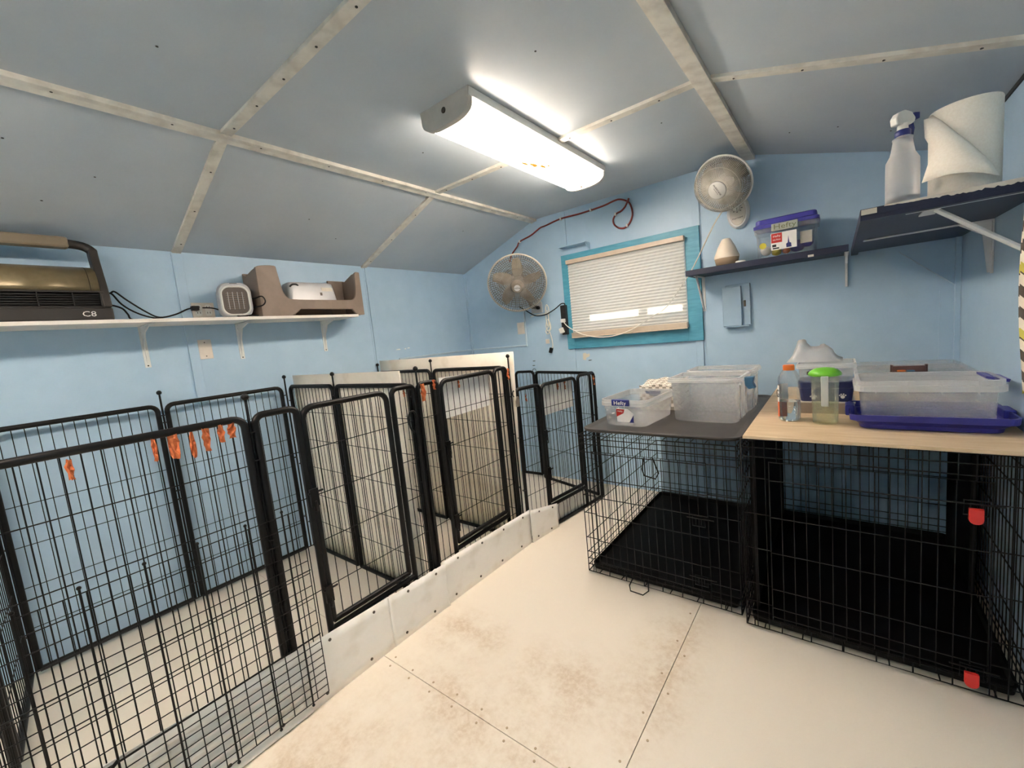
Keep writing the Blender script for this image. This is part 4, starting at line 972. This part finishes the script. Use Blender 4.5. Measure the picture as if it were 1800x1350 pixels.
for i in range(6):
    a, b_ = A[i], Bq[i]; rows.append([tuple(a.lerp(b_, k/8)+Vector((0, -.028*math.sin(PI*k/8)*(i/5), .014*math.sin(PI*k/8)*(i/5)))) for k in range(9)])
obj('loose_sheet', MB().grid(rows), 'paper', tw_, solid=.0015)

# striped fabric at the right border
sf = thing('striped_curtain', 'grey and white chevron fabric hanging at the right border', 'fabric', (3.438, -1.7, 1.08))
rows = []
for i in range(15):
    z = .54*i/14; row = []
    for k in range(25):
        s = k/24; y = .20-.40*s; bulge = .012*math.sin(PI*i/14)
        row.append((-.06-bulge+.018*math.sin(s*2*PI*3.0)+.05*s*0, y-.012*(14-i)/14*(1 if k == 0 else 0), z+.05*s if i > 0 else z-.02+.03*abs(math.sin(s*9))))
    rows.append(row)
obj('fabric', MB().grid(rows), 'stripe', sf, solid=.003)
obj('hanging_rod', MB().tube([(-.06, .21, .552), (-.055, -.22, .60)], .007, 8).tube([(-.06, .0, .575), (.076, .0, .575)], .006, 8), 'bracket', sf)

# electrical cover on the back wall
eb = thing('breaker_cover', 'pale blue painted metal breaker panel under the navy shelf', 'panel', (2.457, 0, 1.262))
obj('back_box', MB().box(-.065, .082, -.026, 0, .006, .274), 'panelgrey', eb, .002)
dd = obj('door', MB().box(-.078, .033, -.050, -.026, .004, .26), 'panelgrey', eb, .002)
obj('latch', MB().box(.045, .058, -.036, -.026, .125, .165), 'screw', eb, .002)
obj('lip', MB().box(-.075, .075, -.045, -.0, -.004, .004), 'panelgrey', eb, .001)
tag(obj('paint_patch', MB().prism([(1.272, 1.085), (1.30, 1.080), (1.303, 1.10), (1.325, 1.105), (1.338, 1.115), (1.335, 1.135), (1.31, 1.13), (1.30, 1.142), (1.275, 1.138)], 1, -.0012, -.0002), 'offwhite', base=True), 'bare white patch of peeled paint below the window', 'patch')
sc_ = MB()
for (x, z, w) in ((-.95, 1.322, .05), (-.86, 1.322, .02), (-.83, 1.326, .03)): sc_.prism([(x, z), (x+w, z-.002), (x+w*.8, z+.008), (x+w*.2, z+.006)], 0, .0002, .001)
tag(obj('paint_patch', sc_, 'whitelabel', base=True), 'white scuff marks on the left wall near the far corner', 'patch')

# ------------------------------------------------------------------ tubs on the small crate
ZT = .799
hb = thing('storage_tub', 'shallow clear tub with navy latch and torn label', 'storage bin', (2.09, -.905, ZT), math.radians(-5))
tub(hb, .262, .385, .148, .012, .008, .04, rimh=.030)
lt = obj('latch', MB().box(-.052, .048, -.2135, -.199, .118, .152), 'navytext', hb, .003)
lettering('Hefty', .030, (-.002, -.2140, .134), (1, 0, 0), (0, 0, 1), 'whitelabel', lt, sx=1.1)
lt2 = obj('latch', MB().prism([(-.055, .135), (.05, .135), (.04, .112), (.005, .10), (-.045, .115)], 1, .199, .209), 'slate', hb, .002)
lb = obj('torn_label', MB().prism([(-.035, .028), (.062, .026), (.062, .075), (.03, .100), (-.035, .102)], 1, -.1925, -.1915), 'whitelabel', hb)
obj('red_print', MB().prism([(-.036, .055), (-.010, .068), (.005, .075), (.012, .096), (-.036, .098)], 1, -.1931, -.1926), 'redlabel', lb)
lettering('Hefty', .014, (-.014, -.1936, .086), (1, 0, 0), (0, 0, 1), 'whitelabel', lb)
obj('navy_print', MB().prism([(.037, .026), (.062, .026), (.062, .066)], 1, -.1931, -.1926), 'navytext', lb)
ct = thing('folded_cloth', 'white patterned folded fabric behind the shallow clear tub', 'cloth', (2.10, -.46, ZT), .1)
for k in range(4):
    w = MB(); z0 = k*.04
    rows = [[(-.12+.24*i/8, -.17+.34*j/8, z0+.036+.008*math.sin(i*1.3+j*.9+k)) for j in range(9)] for i in range(9)]
    w.grid(rows); rows2 = [[(p[0], p[1], z0) for p in r] for r in rows][::-1]; w.grid(rows2)
    for e in (0, 8):
        w.grid([[rows[e][j] for j in range(9)], [(rows[e][j][0], rows[e][j][1], z0) for j in range(9)]]); w.grid([[rows[i][e] for i in range(9)], [(rows[i][e][0], rows[i][e][1], z0) for i in range(9)]])
    obj('fold', w, 'dots', ct)
for (x, y, d, lab, lat) in ((2.44, -.785, .265, 'tall frosted tub nearest the camera on the dark tray', True), (2.455, -.495, .245, 'tall frosted tub behind the other tall one on the dark tray', False)):
    t = thing('storage_tub', lab, 'storage bin', (x, y, ZT), math.radians(-2), 'frosted tubs on the dark tray')
    tub(t, .335, d, .235 if lat else .238, .012, .014, .03, rimh=.018)
    for k in (-1, 1): obj('rib', MB().box(.158, .166, k*d*.25-.006, k*d*.25+.006, .02, .19), 'frostrim', t, .002)
    if lat:
        lt = obj('latch', MB().prism([(.0, .225), (.045, .228), (.038, .20), (.05, .172), (.02, .165), (.004, .185)], 1, -.02, .02), 'bluegrey', t, .003); lt.location = (.178, -.03, 0)

# ------------------------------------------------------------------ things on the plywood
ZP = .848
gb = thing('drink_bottle', 'clear sports drink bottle with an orange cap', 'bottle', (2.818, -.985, ZP))
prof = [(.020, .004), (.036, 0), (.042, .008), (.0425, .10), (.043, .145), (.041, .165), (.043, .178), (.041, .195), (.030, .218), (.021, .230), (.0205, .236)]
obj('bottle_wall', MB().lathe(prof, 32, cap1=False), 'clearplas', gb)
obj('liquid', MB().lathe([(.018, .006), (.035, .004), (.0405, .010), (.0408, .088)], 32), 'water', gb)
obj('cap', MB().lathe([(.0215, .226), (.0225, .228), (.0225, .246), (.020, .250)], 24), 'orangecap', gb)
def arc_label(a0, a1, z0, z1, r=.0436, n=8):
    return MB().grid([[(r*math.cos(a0+(a1-a0)*k/n), r*math.sin(a0+(a1-a0)*k/n), z) for k in range(n+1)] for z in (z0, z1)])
obj('label', arc_label(math.radians(100), math.radians(216), .085, .160), 'whitelabel', gb); obj('label', arc_label(math.radians(100), math.radians(216), .018, .085), 'oranglabel', gb)
lettering('G', .05, (-.0418, -.0165, .122), (.37, -.93, 0), (0, 0, 1), 'blacktext', gb)
pt = thing('drink_pitcher', 'tall clear pitcher with lime green lid', 'pitcher', (2.947, -1.02, ZP))
obj('body', MB().lathe([(.040, 0), (.044, .004), (.0485, .208)], 32, cap1=False), 'greenclear', pt)
obj('liquid', MB().lathe([(.0385, .005), (.0425, .008), (.045, .090)], 32), 'greenliquid', pt)
obj('lid', MB().lathe([(.050, .204), (.057, .206), (.058, .214), (.050, .224), (.034, .234), (.014, .238), (.0, .238)], 32), 'green', pt)
obj('handle_strip', MB().box(-.012, .013, -.060, -.050, .082, .208), 'frostrim', pt, .003)
it = thing('indigo_tray', 'indigo blue lid tray under the wide clear bin', 'tray', (3.250, -.965, ZP))
L = lambda z, w, d: rrect(w, d, .03, z, 5)
obj('tray_shell', MB().loft([L(0, .375, .245), L(.004, .385, .255), L(.036, .396, .266), L(.036, .445, .31), L(.060, .45, .315), L(.060, .438, .303), L(.038, .432, .297), L(.010, .375, .245)], True, True), 'bluetray', it)
obj('clip_end', MB().box(-.236, -.205, -.03, .06, .03, .072), 'bluetray', it, .005); obj('clip_end', MB().box(.205, .236, -.03, .06, .03, .066), 'bluetray', it, .005)
cb = thing('storage_tub', 'wide clear bin standing in the indigo tray', 'storage bin', (3.245, -.968, ZP+.0375))
tub(cb, .372, .235, .150, .006, .018, .025, rimh=.036, body='frost')
for k in range(4): obj('rim_rib', MB().box(-.14+k*.09-.0015, -.14+k*.09+.0015, -.137, -.1335, .105, .150), 'frostrim', cb)
obj('latch', MB().prism([(.165, .150), (.225, .138), (.222, .128), (.165, .142)], 1, -.02, .11), 'purple', cb)
rb = thing('storage_box', 'wide clear lidded box with brown handle behind the indigo tray', 'storage bin', (3.262, -.44, ZP))
tub(rb, .385, .52, .143, .01, .012, .03, rimh=.02)
obj('lid', MB().loft([rrect(.41, .545, .03, .144, 5), rrect(.41, .545, .03, .154, 5), rrect(.37, .50, .03, .164, 5)], True, True), 'frost', rb)
obj('handle', MB().box(-.075, .035, -.20, -.188, .162, .190).box(-.082, -.072, -.198, -.18, .16, .196).box(.032, .042, -.198, -.18, .16, .196), 'brown', rb, .003)
obj('small_toy', MB().box(-.06, -.03, -.205, -.19, .1645, .172), 'orangecap', rb, .003); obj('small_toy', MB().box(-.028, .0, -.205, -.19, .1645, .171), 'bluegrey', rb, .003)
bb = thing('flat_box', 'beige flat box under the paw print bin', 'box', (2.945, -.73, ZP))
obj('box_body', MB().box(-.105, .105, -.10, .10, 0, .055), 'beige', bb, .004); obj('box_edge', MB().box(-.107, .107, -.102, .102, .050, .0555), 'offwhite', bb)
nb = thing('paw_print_bin', 'navy bin with white paw prints behind the pitcher', 'storage bin', (2.945, -.73, ZP+.0558))
obj('tub', MB().loft([rrect(.19, .18, .02, 0, 4), rrect(.205, .195, .02, .062, 4), rrect(.212, .20, .02, .064, 4), rrect(.212, .20, .02, .090, 4)], True, True), 'navybin', nb)
for (x, z) in ((-.045, .018), (-.005, .03), (.062, .024)):
    p = MB(Matrix.Translation((x, -.0995, z)) @ Matrix.Rotation(PI/2, 4, 'X'))
    p.lathe([(.008, 0), (.008, .0012)], 10)
    for a in (35, 75, 115, 150): p.lathe([(.0032, 0), (.0032, .0012)], 7, (.0125*math.cos(math.radians(a)), .0125*math.sin(math.radians(a)), 0))
    obj('paw_print', p, 'whitelabel', nb)
cc = thing('storage_box', 'clear box on the paw print bin under the crumpled bag', 'storage bin', (2.945, -.72, ZP+.146))
tub(cc, .21, .19, .085, .006, .008, .02, rimh=.018)
obj('label_strip', MB().box(-.07, -.03, -.0955, -.094, .035, .05), 'blacktext', cc)
bg = thing('plastic_bag', 'crumpled white plastic bag behind the orange capped bottle', 'bag', (2.90, -.71, ZP+.238))
rnd = random.Random(5); rows = []
for i in range(22):
    row = []
    for j in range(18):
        x = -.105+.215*i/21; y = -.085+.17*j/17
        h = .088*math.exp(-((x+.050)**2)/.0018-(y**2)/.005)+.055*math.exp(-((x-.040)**2)/.0020-((y+.01)**2)/.005)+.014
        edge = min(i, 21-i, j, 17-j)/4; row.append((x+rnd.uniform(-.003, .003), y+rnd.uniform(-.003, .003), max(.0, h*min(1, edge)*(1+.10*math.sin(i*1.9+j*2.3)+rnd.uniform(-.05, .05)))))
    rows.append(row)
obj('film', MB().grid(rows), 'bag', bg)
